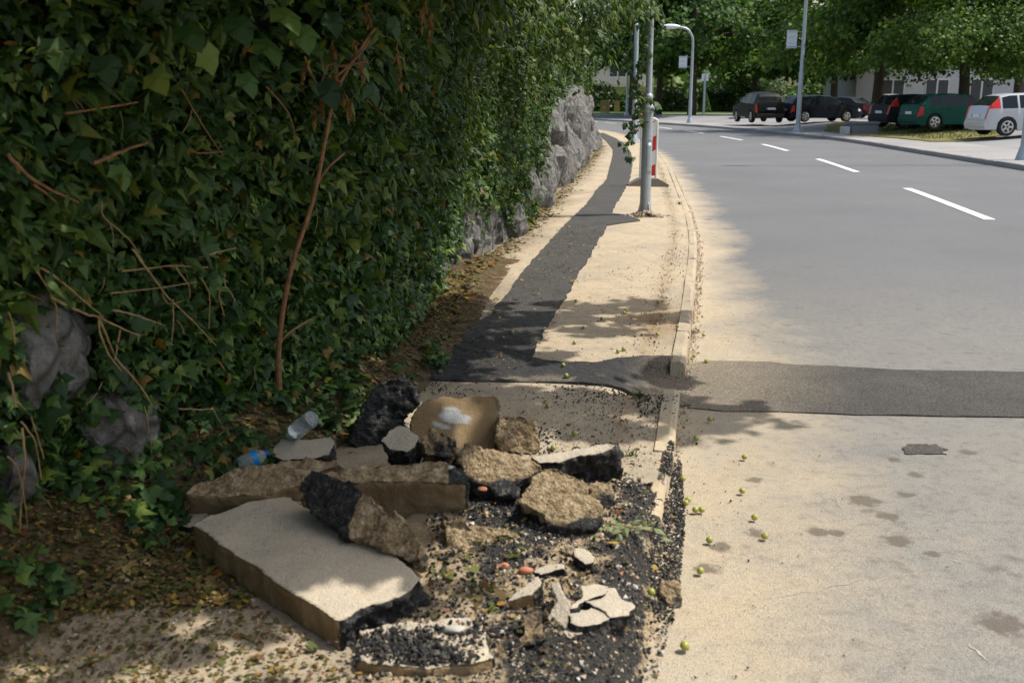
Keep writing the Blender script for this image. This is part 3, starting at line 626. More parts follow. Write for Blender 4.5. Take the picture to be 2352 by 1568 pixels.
# woody stems and dry stalks lying over the leaves (traced, then laid on the face of the foliage)
def stem(pts, r0, r1, mat, out=0.055, name='stem', par=None, Y=None):
    path = []
    for a in pts:
        q = hit(*a) if Y is None else Q(*a, Y); path.append(q + Vector((out, -out * 1.2, 0)))
    path = smooth_path(path, 5); n = len(path)
    for k in range(1, n - 1): path[k] = path[k] + Vector(rng.normal(0, r0 * 0.14, 3))
    return keepw(tube(name, path, [(r0 + (r1 - r0) * k / (n - 1)) * .62 for k in range(n)], mat, None, 6), par or ivy)
pb = P(614, 895, SW)
main = [hit(a, b) + Vector((.07, -.09, .0)) for a, b in [(614, 880), (612, 800), (622, 700), (645, 590), (690, 450), (718, 310), (745, 200), (828, 68)]]; MY = min(q.y for q in main[4:])
mp = smooth_path(main, 7)
keepw(tube('branch', mp, np.linspace(0.0125, 0.0065, len(mp)), M['stem'], None, 8), ivy)
for a in ([(738, 190), (755, 150), (790, 152), (845, 140)], [(735, 205), (712, 165), (700, 130)], [(610, 790), (640, 755), (690, 725)], [(700, 420), (730, 380), (765, 350)], [(745, 190), (780, 170), (830, 120), (850, 90)]):
    keepw(tube('twig', smooth_path([Q(*q, MY) if a[0][1] < 400 else hit(*q) + Vector((.06, -.07, 0)) for k, q in enumerate(a)], 5), 0.005, M['stem'], None, 5), ivy)
def Z3(*pts): return [((q[0] / 1.96) / 1.7415, (800 + q[1] / 1.96) / 1.7415) for q in pts]
def Z4(*pts): return [zl(*q) for q in pts]
for pts, r in [(Z3((250, 500), (430, 620), (600, 770), (740, 880)), .006), (Z3((330, 730), (560, 840), (720, 890), (900, 980), (1030, 1030)), .0065), (Z3((700, 880), (780, 1060), (860, 1230), (1000, 1380), (1120, 1560)), .007), (Z3((960, 360), (1080, 520), (1250, 740), (1440, 920), (1620, 1110)), .006), (Z3((810, 830), (920, 850), (1100, 910), (1220, 950)), .0055), (Z3((880, 530), (1100, 510), (1300, 490), (1550, 505)), .005),
                   (Z3((1480, 430), (1620, 390), (1770, 355)), .0055), (Z3((790, 700), (1000, 680), (1250, 650), (1470, 615)), .004), (Z3((1640, 720), (1650, 680), (1690, 655), (1740, 710), (1765, 770)), .006), (Z3((1690, 650), (1680, 590), (1690, 540)), .0045), (Z3((1640, 720), (1660, 800), (1680, 880)), .0045), (Z3((870, 980), (850, 1100), (830, 1210)), .006), (Z3((0, 840), (40, 950), (50, 1080)), .005), (Z3((0, 1300), (30, 1400), (60, 1568)), .007),
                   (Z3((220, 530), (300, 650), (380, 820), (360, 1050)), .0045), (Z3((1280, 750), (1285, 900), (1270, 1100)), .005), (Z3((720, 0), (740, 110), (850, 210), (980, 340), (1060, 500)), .005), (Z3((1500, 590), (1560, 690), (1570, 800), (1560, 980)), .0045), (Z3((1300, 500), (1400, 640), (1410, 740)), .0045), (Z3((700, 880), (720, 1020), (790, 1180), (880, 1300)), .006), (Z3((1180, 650), (1240, 780), (1360, 760)), .0035),
                   (Z4((100, 110), (200, 250), (240, 420), (260, 560)), .005), (Z4((110, 160), (130, 400), (110, 650), (95, 980)), .006), (Z4((0, 380), (80, 480), (130, 720), (160, 1000)), .005), (Z4((180, 80), (240, 260), (280, 400)), .0045), (Z4((0, 1100), (110, 1040), (160, 1020)), .004), (Z4((1330, 25), (1480, 30), (1590, 30)), .006), (Z4((1590, 20), (1650, 130), (1700, 220)), .005), (Z4((1610, 300), (1640, 240), (1680, 200)), .0045),
                   (Z4((1690, 510), (1780, 420)), .0045), (Z4((310, 720), (380, 850), (430, 950)), .004), (Z4((1320, 430), (1270, 520), (1180, 590)), .005), (Z4((1060, 0), (1100, 200), (1120, 400)), .004)]:
    stem(pts, r, r * 0.6, M['straw'])
for pts, r in [([(0, 350), (60, 410), (160, 460)], .009), ([(195, 372), (260, 345), (320, 325)], .010), ([(130, 260), (200, 250), (295, 235)], .006), ([(395, 205), (440, 280), (490, 355)], .004), ([(430, 350), (490, 347)], .004), ([(60, 420), (110, 460)], .006), ([(590, 200), (640, 260), (660, 330)], .005), ([(820, 230), (900, 300)], .003)]:
    stem(pts, r, r * 0.6, M['stem'], 0.05)
for k in range(46):                      # short random twigs
    uu, vv_ = rng.uniform(10, 900), rng.uniform(200, 1150)
    if vv_ > 1190 - 0.45 * uu and uu > 500: continue
    L_ = rng.uniform(25, 75); a = rng.uniform(0.3, 2.2)
    stem([(uu, vv_), (uu + L_ * .5 * math.cos(a) + 5, vv_ + L_ * .5 * math.sin(a)), (uu + L_ * math.cos(a), vv_ + L_ * math.sin(a))], .003, .0018, M['straw'] if k % 3 else M['gstem'], 0.02, 'twig')
# strands of withered leaves
def dead_strand(u0, v0, u1, v1, Y, n=9):
    a, b = Q(u0, v0, Y), Q(u1, v1, Y); pts = [a.lerp(b, k / n) + Vector(rng.normal(0, .006, 3)) for k in range(n + 1)]
    o = keepw(tube('dead_stem', pts, .003, M['stem'], None, 5), ivy)
    pp = np.array([tuple(a.lerp(b, t)) for t in rng.random(n)]); m = len(pp)
    keepw(tag(scatter('dead_leaf', LT_LAN_V * [.9, 1, 1], LT_LAN_F, pp, frames(rng.normal(0, 1, (m, 3)) * [1, 1, .2], np.c_[rng.normal(0, .25, (m, 2)), -np.ones(m)]), rng.uniform(.03, .055, m), M['dead']), kind='stuff'), ivy)
for a in [(990, 30, 985, 95), (975, 0, 970, 60), (815, 90, 832, 180), (770, 165, 795, 240), (798, 215, 805, 260), (735, 205, 740, 270), (700, 150, 690, 190), (760, 95, 770, 130), (840, 5, 850, 60), (912, 100, 918, 190), (725, 240, 722, 280), (765, 160, 762, 205)]:
    dead_strand(*a, MY)

# ------------------------------------------------------------------ tree on the bank: its boughs reach over the sidewalk and shade it
tree0 = empty('overhanging_tree', (-3.0, 5.2, 2.6)); tag(tree0, 'broad leaved tree on the bank with boughs hanging over the sidewalk', 'tree')
SH = np.array(SUN) / SUN.z
def up(gp, z): return np.c_[gp[:, 0] + SH[0] * (z - SW), gp[:, 1] + SH[1] * (z - SW), z]
def shade(n, poly, zr_=(2.9, 4.4), clump=0.10, nc=None, size=0.085):
    poly = np.array([tuple(P(*q, SW)[:2]) for q in poly]); lo, hi = poly.min(0), poly.max(0)
    nc = nc or max(4, n // 45); c = []
    while len(c) < nc:
        q = rng.uniform(lo, hi)
        if inside(poly, np.array([q[0]]), np.array([q[1]]))[0]: c.append(q)
    c = np.array(c); k = rng.integers(0, nc, n); g = c[k] + rng.normal(0, clump, (n, 2))
    z = rng.uniform(*zr_, nc)[k] + rng.normal(0, 0.12, n)
    p = up(g, np.maximum(z, 2.75)); m = len(p)
    nrm = np.c_[rng.normal(0, .45, (m, 2)), np.ones(m)]; tip = np.c_[rng.normal(0.4, .6, m), rng.normal(0, .7, m), rng.normal(-.5, .3, m)]
    return p, frames(nrm, tip), size * np.exp(rng.normal(0, .25, m))
CAN = [shade(9000, [(-500, 1000), (0, 650), (820, 640), (900, 830), (640, 1040), (330, 1150), (-200, 1330)], (3.0, 4.6), .20),           # bank and its foot: deep shade
       shade(2300, [(830, 860), (1020, 690), (1120, 700), (1060, 800), (960, 900)], (3.0, 4.2), .10),
       shade(1150, [(1230, 700), (1570, 690), (1575, 830), (1200, 860), (980, 880)], (3.2, 4.6), .07),
       shade(900, [(960, 895), (1540, 890), (1535, 1060), (1250, 1040), (960, 980)], (3.2, 4.6), .07),
       shade(620, [(1540, 830), (1780, 860), (1760, 950), (1540, 960)], (3.4, 4.6), .07),
       shade(3600, [(370, 1190), (640, 1080), (900, 1120), (890, 1235), (740, 1290), (540, 1310)], (3.0, 4.2), .08),
       shade(1300, [(420, 1120), (800, 1020), (960, 1040), (900, 1120), (450, 1180)], (3.0, 4.2), .06),
       shade(520, [(-100, 1250), (300, 1250), (640, 1420), (600, 1470), (250, 1460), (-100, 1560)], (2.9, 4.0), .09),
       shade(40, [(250, 1460), (700, 1460), (760, 1600), (100, 1650)], (2.9, 3.8), .05),
       shade(160, [(620, 1300), (900, 1290), (960, 1400), (760, 1410)], (2.9, 3.8), .045)]
n_ = 5200; Yc = rng.uniform(-.5, 6.8, n_); xc = wallx(Yc) + rng.uniform(-.4, 1.25, n_); zc0 = 1.5 + .095 * np.maximum(Yc, 0) + .22 + rng.random(n_) ** 1.5 * 1.0
CAN.append((np.c_[xc, Yc, zc0], frames(np.c_[rng.normal(.1, .45, (n_, 2)), np.ones(n_)], np.c_[rng.normal(.5, .5, n_), rng.normal(0, .7, n_), rng.normal(-.5, .3, n_)]), .085 * np.exp(rng.normal(0, .25, n_))))  # unseen low leaves added above the view to darken the upper bank
p, R, s = cat(CAN)
crown = tag(keepw(scatter('crown', LT_MAP_V, LT_MAP_F, p, R, s, M['shrub'], None, False, .08), tree0), kind='stuff')
tr = smooth_path([(-3.05, 5.2, 2.3), (-2.95, 5.15, 3.2), (-2.6, 5.0, 4.2), (-2.0, 4.8, 5.0)], 5)
keepw(tube('trunk', tr, np.linspace(.17, .09, len(tr)), M['bark'], None, 10), tree0)
for a, b in [((-2.9, 5.1, 3.4), (0.4, 3.2, 4.3)), ((-2.7, 5.05, 3.9), (1.6, 5.2, 4.4)), ((-2.95, 5.15, 3.1), (0.6, 6.4, 3.6)), ((-2.4, 4.9, 4.5), (2.6, 4.8, 4.5)), ((-2.8, 5.1, 3.6), (-0.2, 2.4, 3.6)), ((-2.9, 5.2, 3.3), (1.2, 8.2, 3.9))]:
    a, b = Vector(a), Vector(b); md = a.lerp(b, .5) + Vector((0, 0, .35))
    lp = smooth_path([a, md, b], 8); keepw(tube('limb', lp, np.linspace(.06, .012, len(lp)), M['bark'], None, 7), tree0)
# leafy sprays that hang into the top of the picture
SPR = []
def spray(u, v, Y, n, ru, rv, size, drop=1.0):
    c = []
    for k in range(n):
        q = Q(u + rng.normal(0, ru), v + rng.normal(0, rv), Y + rng.normal(0, .25)); c.append(tuple(q))
    p = np.array(c); m = len(p)
    SPR.append((p, frames(np.c_[rng.normal(.5, .5, m), rng.normal(-.3, .5, m), rng.normal(.5, .4, m)], np.c_[rng.normal(0, .45, (m, 2)), -np.ones(m) * drop]), size * np.exp(rng.normal(0, .25, m))))
for a in [(1280, 30, 10, 420, 55, 45, .085), (1370, 5, 10, 300, 55, 28, .085), (1440, -5, 11, 240, 45, 22, .085), (1310, 100, 10.5, 260, 40, 45, .08), (1400, 60, 11, 80, 22, 24, .075), (1480, 5, 11.6, 50, 14, 16, .075), (1240, 60, 9.5, 300, 50, 55, .085), (1180, 20, 8.5, 260, 60, 35, .085), (1345, 150, 12, 70, 22, 18, .08), (1090, 10, 7.5, 240, 70, 30, .085), (960, 0, 6, 160, 90, 25, .085)]: spray(*a)
p, R, s = cat(SPR)
tag(keepw(scatter('hanging_leaves', LT_LAN_V * [1.35, 1, 1], LT_LAN_F, p, R, s, M['shrub'], None, False, .1), tree0), kind='stuff')
for pts, Y in [([(1250, -40), (1290, 40), (1330, 120), (1350, 165)], 10.5), ([(1340, -40), (1380, 20), (1405, 80)], 11), ([(1430, -40), (1470, 10), (1505, 70)], 11.6), ([(1180, -40), (1230, 60), (1280, 110)], 9.5), ([(1320, 115), (1365, 92), (1395, 85)], 10.6)]:
    keepw(tube('twig', smooth_path([Q(a, b, Y) for a, b in pts], 5), .005, M['gstem'], None, 5), tree0)
# a few broad leaves close to the lens side of the bank
mp_me = mesh_np('leaf', LT_MAP_V, LT_MAP_F, False); mp_me.materials.append(M['ivy_obj'])
for (a, b, Y, sz) in [(850, 195, 3.9, .09), (740, 188, 3.9, .12), (755, 195, 3.95, .10), (690, 60, 3.6, .11), (600, 90, 3.6, .12), (540, 40, 3.4, .11), (470, 110, 3.3, .10), (640, 20, 3.5, .12), (900, 40, 4.3, .10), (760, 30, 4, .1), (420, 60, 3.2, .11), (270, 380, 3.1, .085), (235, 130, 3, .09), (120, 90, 2.9, .1), (985, 85, 5, .08), (560, 170, 3.5, .09), (350, 170, 3.1, .09), (1050, 60, 6.2, .12), (1010, 110, 6, .12)]:
    q = Q(a, b, Y); Rm = frames(np.array([[rng.normal(.4, .3), rng.normal(-.6, .2), rng.normal(.35, .2)]]), np.array([[rng.normal(.2, .3), 0, -1.0]]))[0] * sz
    o = bpy.data.objects.new('leaf', mp_me); C.objects.link(o); o.parent = tree0
    o.matrix_basis = Matrix([list(Rm[i]) + [q[i] - tree0.location[i]] for i in range(3)] + [[0, 0, 0, 1]])

# ------------------------------------------------------------------ litter on the ground
def groundz(x, y):
    x = np.asarray(x, float); y = np.asarray(y, float)
    return np.where(x > kerbx(y) + 0.0, 0.006, swz(x, y))
def sampoly(n, poly, z=SW):
    poly = np.array([tuple(P(*q, z)[:2]) for q in poly]); lo, hi = poly.min(0), poly.max(0)
    out = np.zeros((0, 2))
    while len(out) < n:
        q = rng.uniform(lo, hi, (n * 2, 2)); out = np.r_[out, q[inside(poly, q[:, 0], q[:, 1])]]
    return out[:n]
def bankz(x, y):
    d = np.asarray(x, float) - wallx(y); q = np.c_[np.ravel(x), np.ravel(y), 0 * np.ravel(x)]
    return SW + (0.24 * ss(.42, -.08, d + .10 * fbm(q, 2.2, 61).reshape(np.shape(x))) * (1 - .75 * ss(4.2, 6.5, y)) + .012 * fbm(q, 14, 62).reshape(np.shape(x)))
bank = strip('litter_bank', lambda y: wallx(y) - .25, lambda y: wallx(y) + .46, np.arange(0.6, 9, .05), 16, lambda X, Y: bankz(X, Y) - .012 * (X > wallx(Y) + .40) * 3, M['bankearth']); tag(bank, kind='structure')
LIT = []
def litter(xy, size, zo=0.004):
    m = len(xy); gg = groundz(xy[:, 0], xy[:, 1]); bk_ = np.where((xy[:, 1] < 9) & (xy[:, 0] < wallx(xy[:, 1]) + .40), bankz(xy[:, 0], xy[:, 1]), 0); p = np.c_[xy, np.maximum(gg, bk_) + zo + rng.random(m) * 0.012]
    LIT.append((p, frames(np.c_[rng.normal(0, .35, (m, 2)), np.ones(m)], rng.normal(0, 1, (m, 3))), size * np.exp(rng.normal(0, .35, m))))
n = 8500; Y = 1.6 + 5.4 * rng.random(n) ** 1.1; d = np.abs(rng.normal(0, .16, n)) + 0.02
litter(np.c_[wallx(Y) + d - .05, Y], 0.020)
n = 3200; Y = 7 + 26 * rng.random(n) ** 1.6; litter(np.c_[wallx(Y) + np.abs(rng.normal(0, .11, n)) + .03, Y], 0.034)
litter(sampoly(6500, [(-60, 1150), (300, 1120), (470, 1230), (600, 1330), (560, 1400), (250, 1400), (-60, 1480)]), .019)
litter(sampoly(1900, [(0, 1400), (500, 1330), (720, 1480), (820, 1568), (-60, 1600)]), .013)
litter(sampoly(900, [(640, 900), (830, 850), (930, 880), (830, 1000), (600, 1080), (560, 1010)]), .022)
litter(sampoly(520, [(930, 880), (1150, 700), (1300, 700), (1230, 850)]), .013, .016)
litter(sampoly(700, [(1160, 700), (1290, 520), (1400, 520), (1290, 710)]), .015, .016)
litter(sampoly(380, [(930, 800), (1180, 560), (1560, 560), (1570, 830), (1200, 860)]), .012)
litter(sampoly(260, [(960, 900), (1540, 890), (1500, 1100), (1150, 1060)]), .012)
p, R, s = cat(LIT)
tag(scatter('leaf_litter', LT_ROUND_V, LT_ROUND_F, p, R, s, M['litter'], None, False, .22), 'brown, yellow and green leaf litter along the foot of the bank', 'leaf litter', kind='stuff')

# ------------------------------------------------------------------ heap of sand and crumbs under the rubble
gx = np.arange(-0.62, 0.62, 0.013); gy = np.arange(1.75, 4.05, 0.016)
XX, YY = np.meshgrid(gx, gy, indexing='ij'); q = np.c_[XX.ravel(), YY.ravel(), 0 * XX.ravel()]
kx = kerbx(q[:, 1]); nA = fbm(q, 3.0, 51); nB = fbm(q, 16, 52); nC = fbm(q, 50, 53)
ur, vr, _ = proj(np.c_[q[:, :2], np.full(len(q), SW)])
e_r = kx + 0.055 * nA + 0.02 + 0.03 * ss(3.4, 2.6, q[:, 1])                                   # ragged outer edge on the road
mask = ss(0.05, -0.10, q[:, 0] - e_r) * ss(3.95, 3.55, q[:, 1] + .12 * nA + .25 * (q[:, 0] + .1)) * ss(-0.55, -0.30, q[:, 0] + .08 * nA)
heap = 0.10 * np.exp(-(((q[:, 0] + .02) / .30) ** 2 + ((q[:, 1] - 3.2) / .45) ** 2))
onroad = ss(-.12, .03, q[:, 0] - kx)
zz = (SW - 0.004) * (1 - onroad) + mask * (heap * .55 + 0.016 + 0.016 * nB + 0.007 * nC) + 0.004 * onroad - 0.02 * (1 - mask)
bit = 0.62 * np.exp(-(((q[:, 0] - kx + .09) / .10) ** 2)) + 0.75 * np.exp(-(((q[:, 0] - .0) / .16) ** 2 + ((q[:, 1] - 3.05) / .35) ** 2)) + .45 * np.exp(-(((q[:, 0] - .1) / .3) ** 2 + ((q[:, 1] - 2.25) / .35) ** 2)) + .14
V = np.c_[q[:, :2], zz]; ny = len(gy)
i = np.arange(len(gx) - 1)[:, None] * ny + np.arange(ny - 1); fq = np.stack([i, i + ny, i + ny + 1, i + 1], -1).reshape(-1, 4)
fq = fq[(mask[fq] > 0.03).any(1)]
me = mesh_np('debris_ground', V, fq, True); attr(me, 'bit', bit); tag(link('debris_ground', me, M['debris']), kind='structure')
from_grid = lambda x, y: np.interp(0, [0], [0])
def debz(x, y):
    ix = np.clip(((np.asarray(x) - gx[0]) / .013).round().astype(int), 0, len(gx) - 1); iy = np.clip(((np.asarray(y) - gy[0]) / .016).round().astype(int), 0, ny - 1)
    k = ix * ny + iy; ok = (x > gx[0]) & (x < gx[-1]) & (y > gy[0]) & (y < gy[-1]) & (mask[k] > .2)
    return np.where(ok, zz[k], groundz(x, y))
TAR, STN = [], []
def crumbs(dst, xy, lo, hi, pw=2.2):
    m = len(xy); s = lo + (hi - lo) * rng.random(m) ** pw
    p = np.c_[xy, debz(xy[:, 0], xy[:, 1]) + s * .45]; dst.append((p, randR(m), s))
deb = [(1010, 1110), (1420, 1080), (1530, 1100), (1560, 1230), (1535, 1400), (1490, 1568), (820, 1600), (760, 1480), (990, 1400), (980, 1200)]
crumbs(TAR, sampoly(6500, deb), .0022, .0085, 2.6); crumbs(STN, sampoly(3600, deb), .002, .009, 4)
gut = [(1535, 1040), (1565, 1040), (1575, 1160), (1565, 1290), (1545, 1400), (1500, 1390), (1490, 1230), (1510, 1120)]
crumbs(TAR, sampoly(3600, gut, .05), .0025, .008); crumbs(STN, sampoly(900, gut, .05), .0025, .007)
crumbs(TAR, sampoly(420, [(1010, 1060), (1180, 1050), (1260, 1110), (1180, 1240), (1010, 1170)]), .004, .012)
crumbs(TAR, sampoly(700, [(960, 872), (1560, 885), (1555, 925), (1300, 935), (960, 900)]), .002, .0075)
crumbs(TAR, sampoly(260, [(1450, 890), (1560, 893), (1550, 960), (1470, 960)]), .0025, .008)
crumbs(TAR, sampoly(250, [(1130, 985), (1290, 985), (1270, 1040), (1150, 1050)]), .003, .009)
crumbs(TAR, sampoly(220, [(930, 860), (990, 800), (1060, 800), (1010, 870)]), .003, .011)
crumbs(TAR, sampoly(700, [(960, 900), (1540, 895), (1520, 1130), (1200, 1060)]), .0018, .0045); crumbs(STN, sampoly(900, [(960, 900), (1540, 895), (1520, 1130), (1200, 1060)]), .002, .007)
crumbs(STN, sampoly(700, [(1230, 700), (1575, 560), (1585, 830), (1220, 850)]), .002, .006); crumbs(TAR, sampoly(320, [(1230, 840), (1450, 560), (1600, 560), (1580, 830)]), .002, .007)
Y = rng.uniform(4, 22, 2600); crumbs(STN, np.c_[kerbx(Y) + np.abs(rng.normal(.02, .025, 2600)), Y], .003, .010)
Y = rng.uniform(5.3, 24, 380); crumbs(TAR, np.c_[kerbx(Y) - .24 + rng.normal(0, .05, 380), Y], .002, .008); Y = rng.uniform(5.3, 24, 1200); crumbs(STN, np.c_[kerbx(Y) - .235 + rng.normal(0, .035, 1200), Y], .002, .008)
crumbs(TAR, sampoly(90, [(1585, 900), (1700, 900), (1760, 1568), (1500, 1568)], 0), .002, .006, 4); crumbs(STN, sampoly(500, [(1585, 700), (1900, 700), (2352, 1568), (1500, 1568)], 0), .0012, .004, 4)
crumbs(STN, sampoly(260, [(0, 1300), (600, 1340), (820, 1568), (0, 1568)]), .003, .010)
def crumbs_on(dst, n, poly, z, lo, hi):
    xy = sampoly(n, poly, z); s = lo + (hi - lo) * rng.random(n) ** 2; dst.append((np.c_[xy, z + s * .4], randR(n), s))
for pl, z_, n_ in (([z8(*q) for q in [(-260, 1150), (0, 1080), (540, 1040), (640, 1200), (560, 1370), (-200, 1370)]], .142, 500),):
    crumbs_on(TAR, n_, pl, z_, .002, .008); crumbs_on(STN, 500, pl, z_, .002, .007)
for (a, b, n_, sx, sy) in ((40, 1270, 420, .06, .03), (300, 1330, 220, .05, .016), (380, 1130, 130, .08, .025), (-170, 1210, 120, .05, .03)):
    c_ = P(*z8(a, b), .142); s = .003 + .007 * rng.random(n_) ** 2; TAR.append((np.c_[c_.x + rng.normal(0, sx, n_), c_.y + rng.normal(0, sy, n_), .142 + s * .5 + .012 * rng.random(n_) ** 2], randR(n_), s))
pc = P(1482, 496, SW); m_ = 380; a_ = rng.normal(0, 1, (m_, 2)) * [.13, .08]; s_ = rng.uniform(.006, .026, m_)
STN.append((np.c_[pc.x + a_[:, 0], pc.y - .02 + a_[:, 1], SW + .06 * np.exp(-(a_[:, 0] / .1) ** 2) + 0 * s_], randR(m_), s_))
for nm, D, mt, lb, ct in (('asphalt_crumbs', TAR, M['tarcrumb'], 'loose black asphalt crumbs strewn around the rubble and kerb', 'asphalt crumbs'), ('gravel', STN, M['stonecrumb'], 'sandy gravel and small pebbles scattered on pavement and road edge', 'gravel')):
    p, R, s = cat(D); tag(scatter(nm, OCT_V, OCT_F, p, R, s, mt, None, False, .28), lb, ct, kind='stuff')

xy = np.r_[sampoly(260, deb), sampoly(120, [(980, 1290), (1200, 1250), (1180, 1420), (990, 1420)])]; m_ = len(xy)
tag(scatter('leaf_scraps', LT_ROUND_V, LT_ROUND_F, np.c_[xy, debz(xy[:, 0], xy[:, 1]) + .012], frames(np.c_[rng.normal(0, .5, (m_, 2)), np.ones(m_)], rng.normal(0, 1, (m_, 3))), .017 * np.exp(rng.normal(0, .4, m_)), M['litter'], None, False, .25), 'torn leaf scraps lying on the crumbs of the rubble heap', 'leaf scraps', kind='stuff')
# ground ivy creeping over the litter at the foot of the bank
Y = rng.uniform(2.4, 5.6, 2600); xy = np.c_[wallx(Y) + .02 + .38 * rng.random(2600) ** 1.3, Y]
xy = xy[fbm(np.c_[xy, 0 * xy[:, 0]], 6, 71) > -.12]; m_ = len(xy)
keepw(tag(scatter('ground_ivy', LT_IVY_V, LT_IVY_F, np.c_[xy, np.maximum(bankz(xy[:, 0], xy[:, 1]), SW) + .015 + .06 * rng.random(m_)], frames(np.c_[rng.normal(.2, .5, m_), rng.normal(-.3, .5, m_), np.ones(m_)], rng.normal(0, 1, (m_, 3)) * [1, 1, .5]), .042 * np.exp(rng.normal(0, .25, m_)), M['ivy'], None, False, .1), kind='stuff'), ivy)

# ------------------------------------------------------------------ broken pieces of pavement
def chunk(name, label, outline, at, nrm, thick, vox=0.007, top=0.9, bit=0.6, rough=0.014, toprough=0.003, saw=None, jit=0.012, taper=0.06, tophi=0.62, seed=1, bitfn=None, lump=0.0, cat_='rubble', paint=None, group='broken pieces of pavement heaped on the sidewalk'):
    p0 = P(*at[:2], at[2]); n = Vector(nrm).normalized()
    pts = []
    for u, v in outline:
        d = ray(u, v); t_ = (p0 - Vector((0, 0, HC))).dot(n) / d.dot(n); pts.append(Vector((0, 0, HC)) + d * t_)
    e1 = n.cross(Vector((0.31, 0.95, 0.05))).normalized(); e2 = n.cross(e1)
    c = sum(pts, Vector()) / len(pts)
    o2 = densify([((q - c).dot(e1), (q - c).dot(e2)) for q in pts], vox * 2, jit * 1.5, seed)
    area = 0.5 * np.sum(o2[:, 0] * np.roll(o2[:, 1], -1) - o2[:, 1] * np.roll(o2[:, 0], -1))
    if area < 0: o2 = o2[::-1]
    m = len(o2); bot = o2 * (1 - taper) + np.c_[fbm(np.c_[o2, 0 * o2[:, 0]], 9, seed + 2), fbm(np.c_[o2, 0 * o2[:, 0]], 9, seed + 4)] * jit
    vs = [(a, b, 0) for a, b in o2] + [(a, b, -thick) for a, b in bot]
    fs = [tuple(range(m)), tuple(range(2*m - 1, m - 1, -1))] + [(i, m + i, m + (i+1) % m, (i+1) % m) for i in range(m)]
    o = mk(name, vs, fs, None)
    md = o.modifiers.new('r', 'REMESH'); md.mode = 'VOXEL'; md.voxel_size = vox
    dg = bpy.context.evaluated_depsgraph_get(); ev = o.evaluated_get(dg).to_mesh()
    nv = len(ev.vertices); v = np.zeros(nv * 3); ev.vertices.foreach_get('co', v); v = v.reshape(-1, 3)
    nn = np.zeros(nv * 3); ev.vertices.foreach_get('normal', nn); nn = nn.reshape(-1, 3)
    faces = [tuple(p_.vertices) for p_ in ev.polygons]
    o.evaluated_get(dg).to_mesh_clear(); old = o.data; o.modifiers.clear()
    Rm = np.array([e1, e2, n]).T
    topn = ss(tophi - 0.2, tophi + 0.2, nn[:, 2]) * (v[:, 2] > -thick * 0.4)
    sw = np.zeros(nv)
    if saw == 'top': sw = topn
    elif saw is not None:
        wn_ = nn @ Rm.T; sd = np.array(Vector(saw).normalized()); sw = ss(.55, .8, wn_ @ sd) * (1 - topn)
    lumps = np.abs(vn(v, 14, seed)) + .7 * np.abs(vn(v, 30, seed + 5)) + .5 * np.abs(vn(v, 62, seed + 6)) - .8
    rgh = 1.35 * (1.2 * fbm(v, 8, seed) + .8 * lumps + .4 * fbm(v, 70, seed + 1)); edge = np.clip(topn * (1 - topn) * 4, 0, 1)
    dsp = rough * (1 - topn) * (1 - .8 * sw) * rgh + toprough * topn * (rgh if toprough > .006 else fbm(v, 9, seed + 7)) - .006 * edge * np.abs(fbm(v, 22, seed + 9)) + lump * fbm(v, 4.5, seed + 8)
    v2 = (v + nn * dsp[:, None]) @ Rm.T
    base = np.array(c) + (-thick) * np.array(n)
    me = bpy.data.meshes.new(name); off = np.array(c) - base
    me.from_pydata((v2 + off).tolist(), [], faces); me.polygons.foreach_set('use_smooth', [True] * len(me.polygons))
    attr(me, 'top', topn * top + (1 - top) * 0.0)
    b_ = np.full(nv, bit) if bitfn is None else np.clip(bitfn(v, v2 + np.array(c)), 0, 1)
    attr(me, 'bit', b_); attr(me, 'saw', sw)
    if paint is not None: attr(me, 'paint', paint(v, v2 + np.array(c)))
    me.materials.append(M['rubble'] if paint is None else M['rubble_paint']); me.update()
    o.data = me; bpy.data.meshes.remove(old); o.location = base
    return tag(o, label, cat_, group)
src = M['rubble'].copy(); src.name = 'rubble_painted'; nt = src.node_tree; bs = nt.nodes['Principled BSDF']; lk = bs.inputs['Base Color'].links[0].from_socket
mxn = nt.nodes.new('ShaderNodeMix'); mxn.data_type = 'RGBA'; mxn.inputs[7].default_value = (.40, .41, .42, 1); an = nt.nodes.new('ShaderNodeAttribute'); an.attribute_name = 'paint'
nt.links.new(an.outputs['Fac'], mxn.inputs[0]); nt.links.new(lk, mxn.inputs[6]); nt.links.new(mxn.outputs[2], bs.inputs['Base Color']); M['rubble_paint'] = src
U = (0, 0, 1)
def o_(fn, pts): return [fn(*q) for q in pts]
chunk('pavement_slab', 'large flat pale pavement slab with a sawn edge at the front of the heap', o_(z7, [(335, 270), (560, 190), (900, 78), (1060, 70), (1250, 165), (1800, 420), (2030, 610), (2130, 700), (2050, 800), (1880, 860), (1700, 930), (1560, 1030), (1450, 1040), (1300, 950), (1080, 800), (860, 650), (560, 450), (340, 295)]), (*z7(1000, 400), .205), (-.03, -.06, 1), .098, .0085, bit=.85, saw=(-.75, -.65, .1), seed=3, rough=.026, jit=.010, taper=.0,
      bitfn=lambda v, w: 1.1 * ss(-.50, -.40, w[:, 0]) * (v[:, 2] < .02) + .1)
chunk('pavement_fragment', 'long fragment half black half pale leaning on the large flat slab', o_(z5, [(1190, 990), (1220, 910), (1265, 865), (1320, 858), (1580, 965), (1750, 1075), (2000, 1250), (2100, 1340), (2145, 1420), (2110, 1520), (2020, 1562), (1940, 1535), (1780, 1440), (1560, 1370), (1400, 1260), (1260, 1150)]), (*z5(1700, 1400), .235), (-.28, -.62, .73), .13, .006, top=.0, bit=.5, seed=8, rough=.014, toprough=.011, jit=.012, taper=.12,
      bitfn=lambda v, w: np.where(w[:, 0] < -.47 + .04 * fbm(w, 8, 3), 1.0, .05 + .5 * (w[:, 2] < .20 + .03 * fbm(w, 9, 4))))
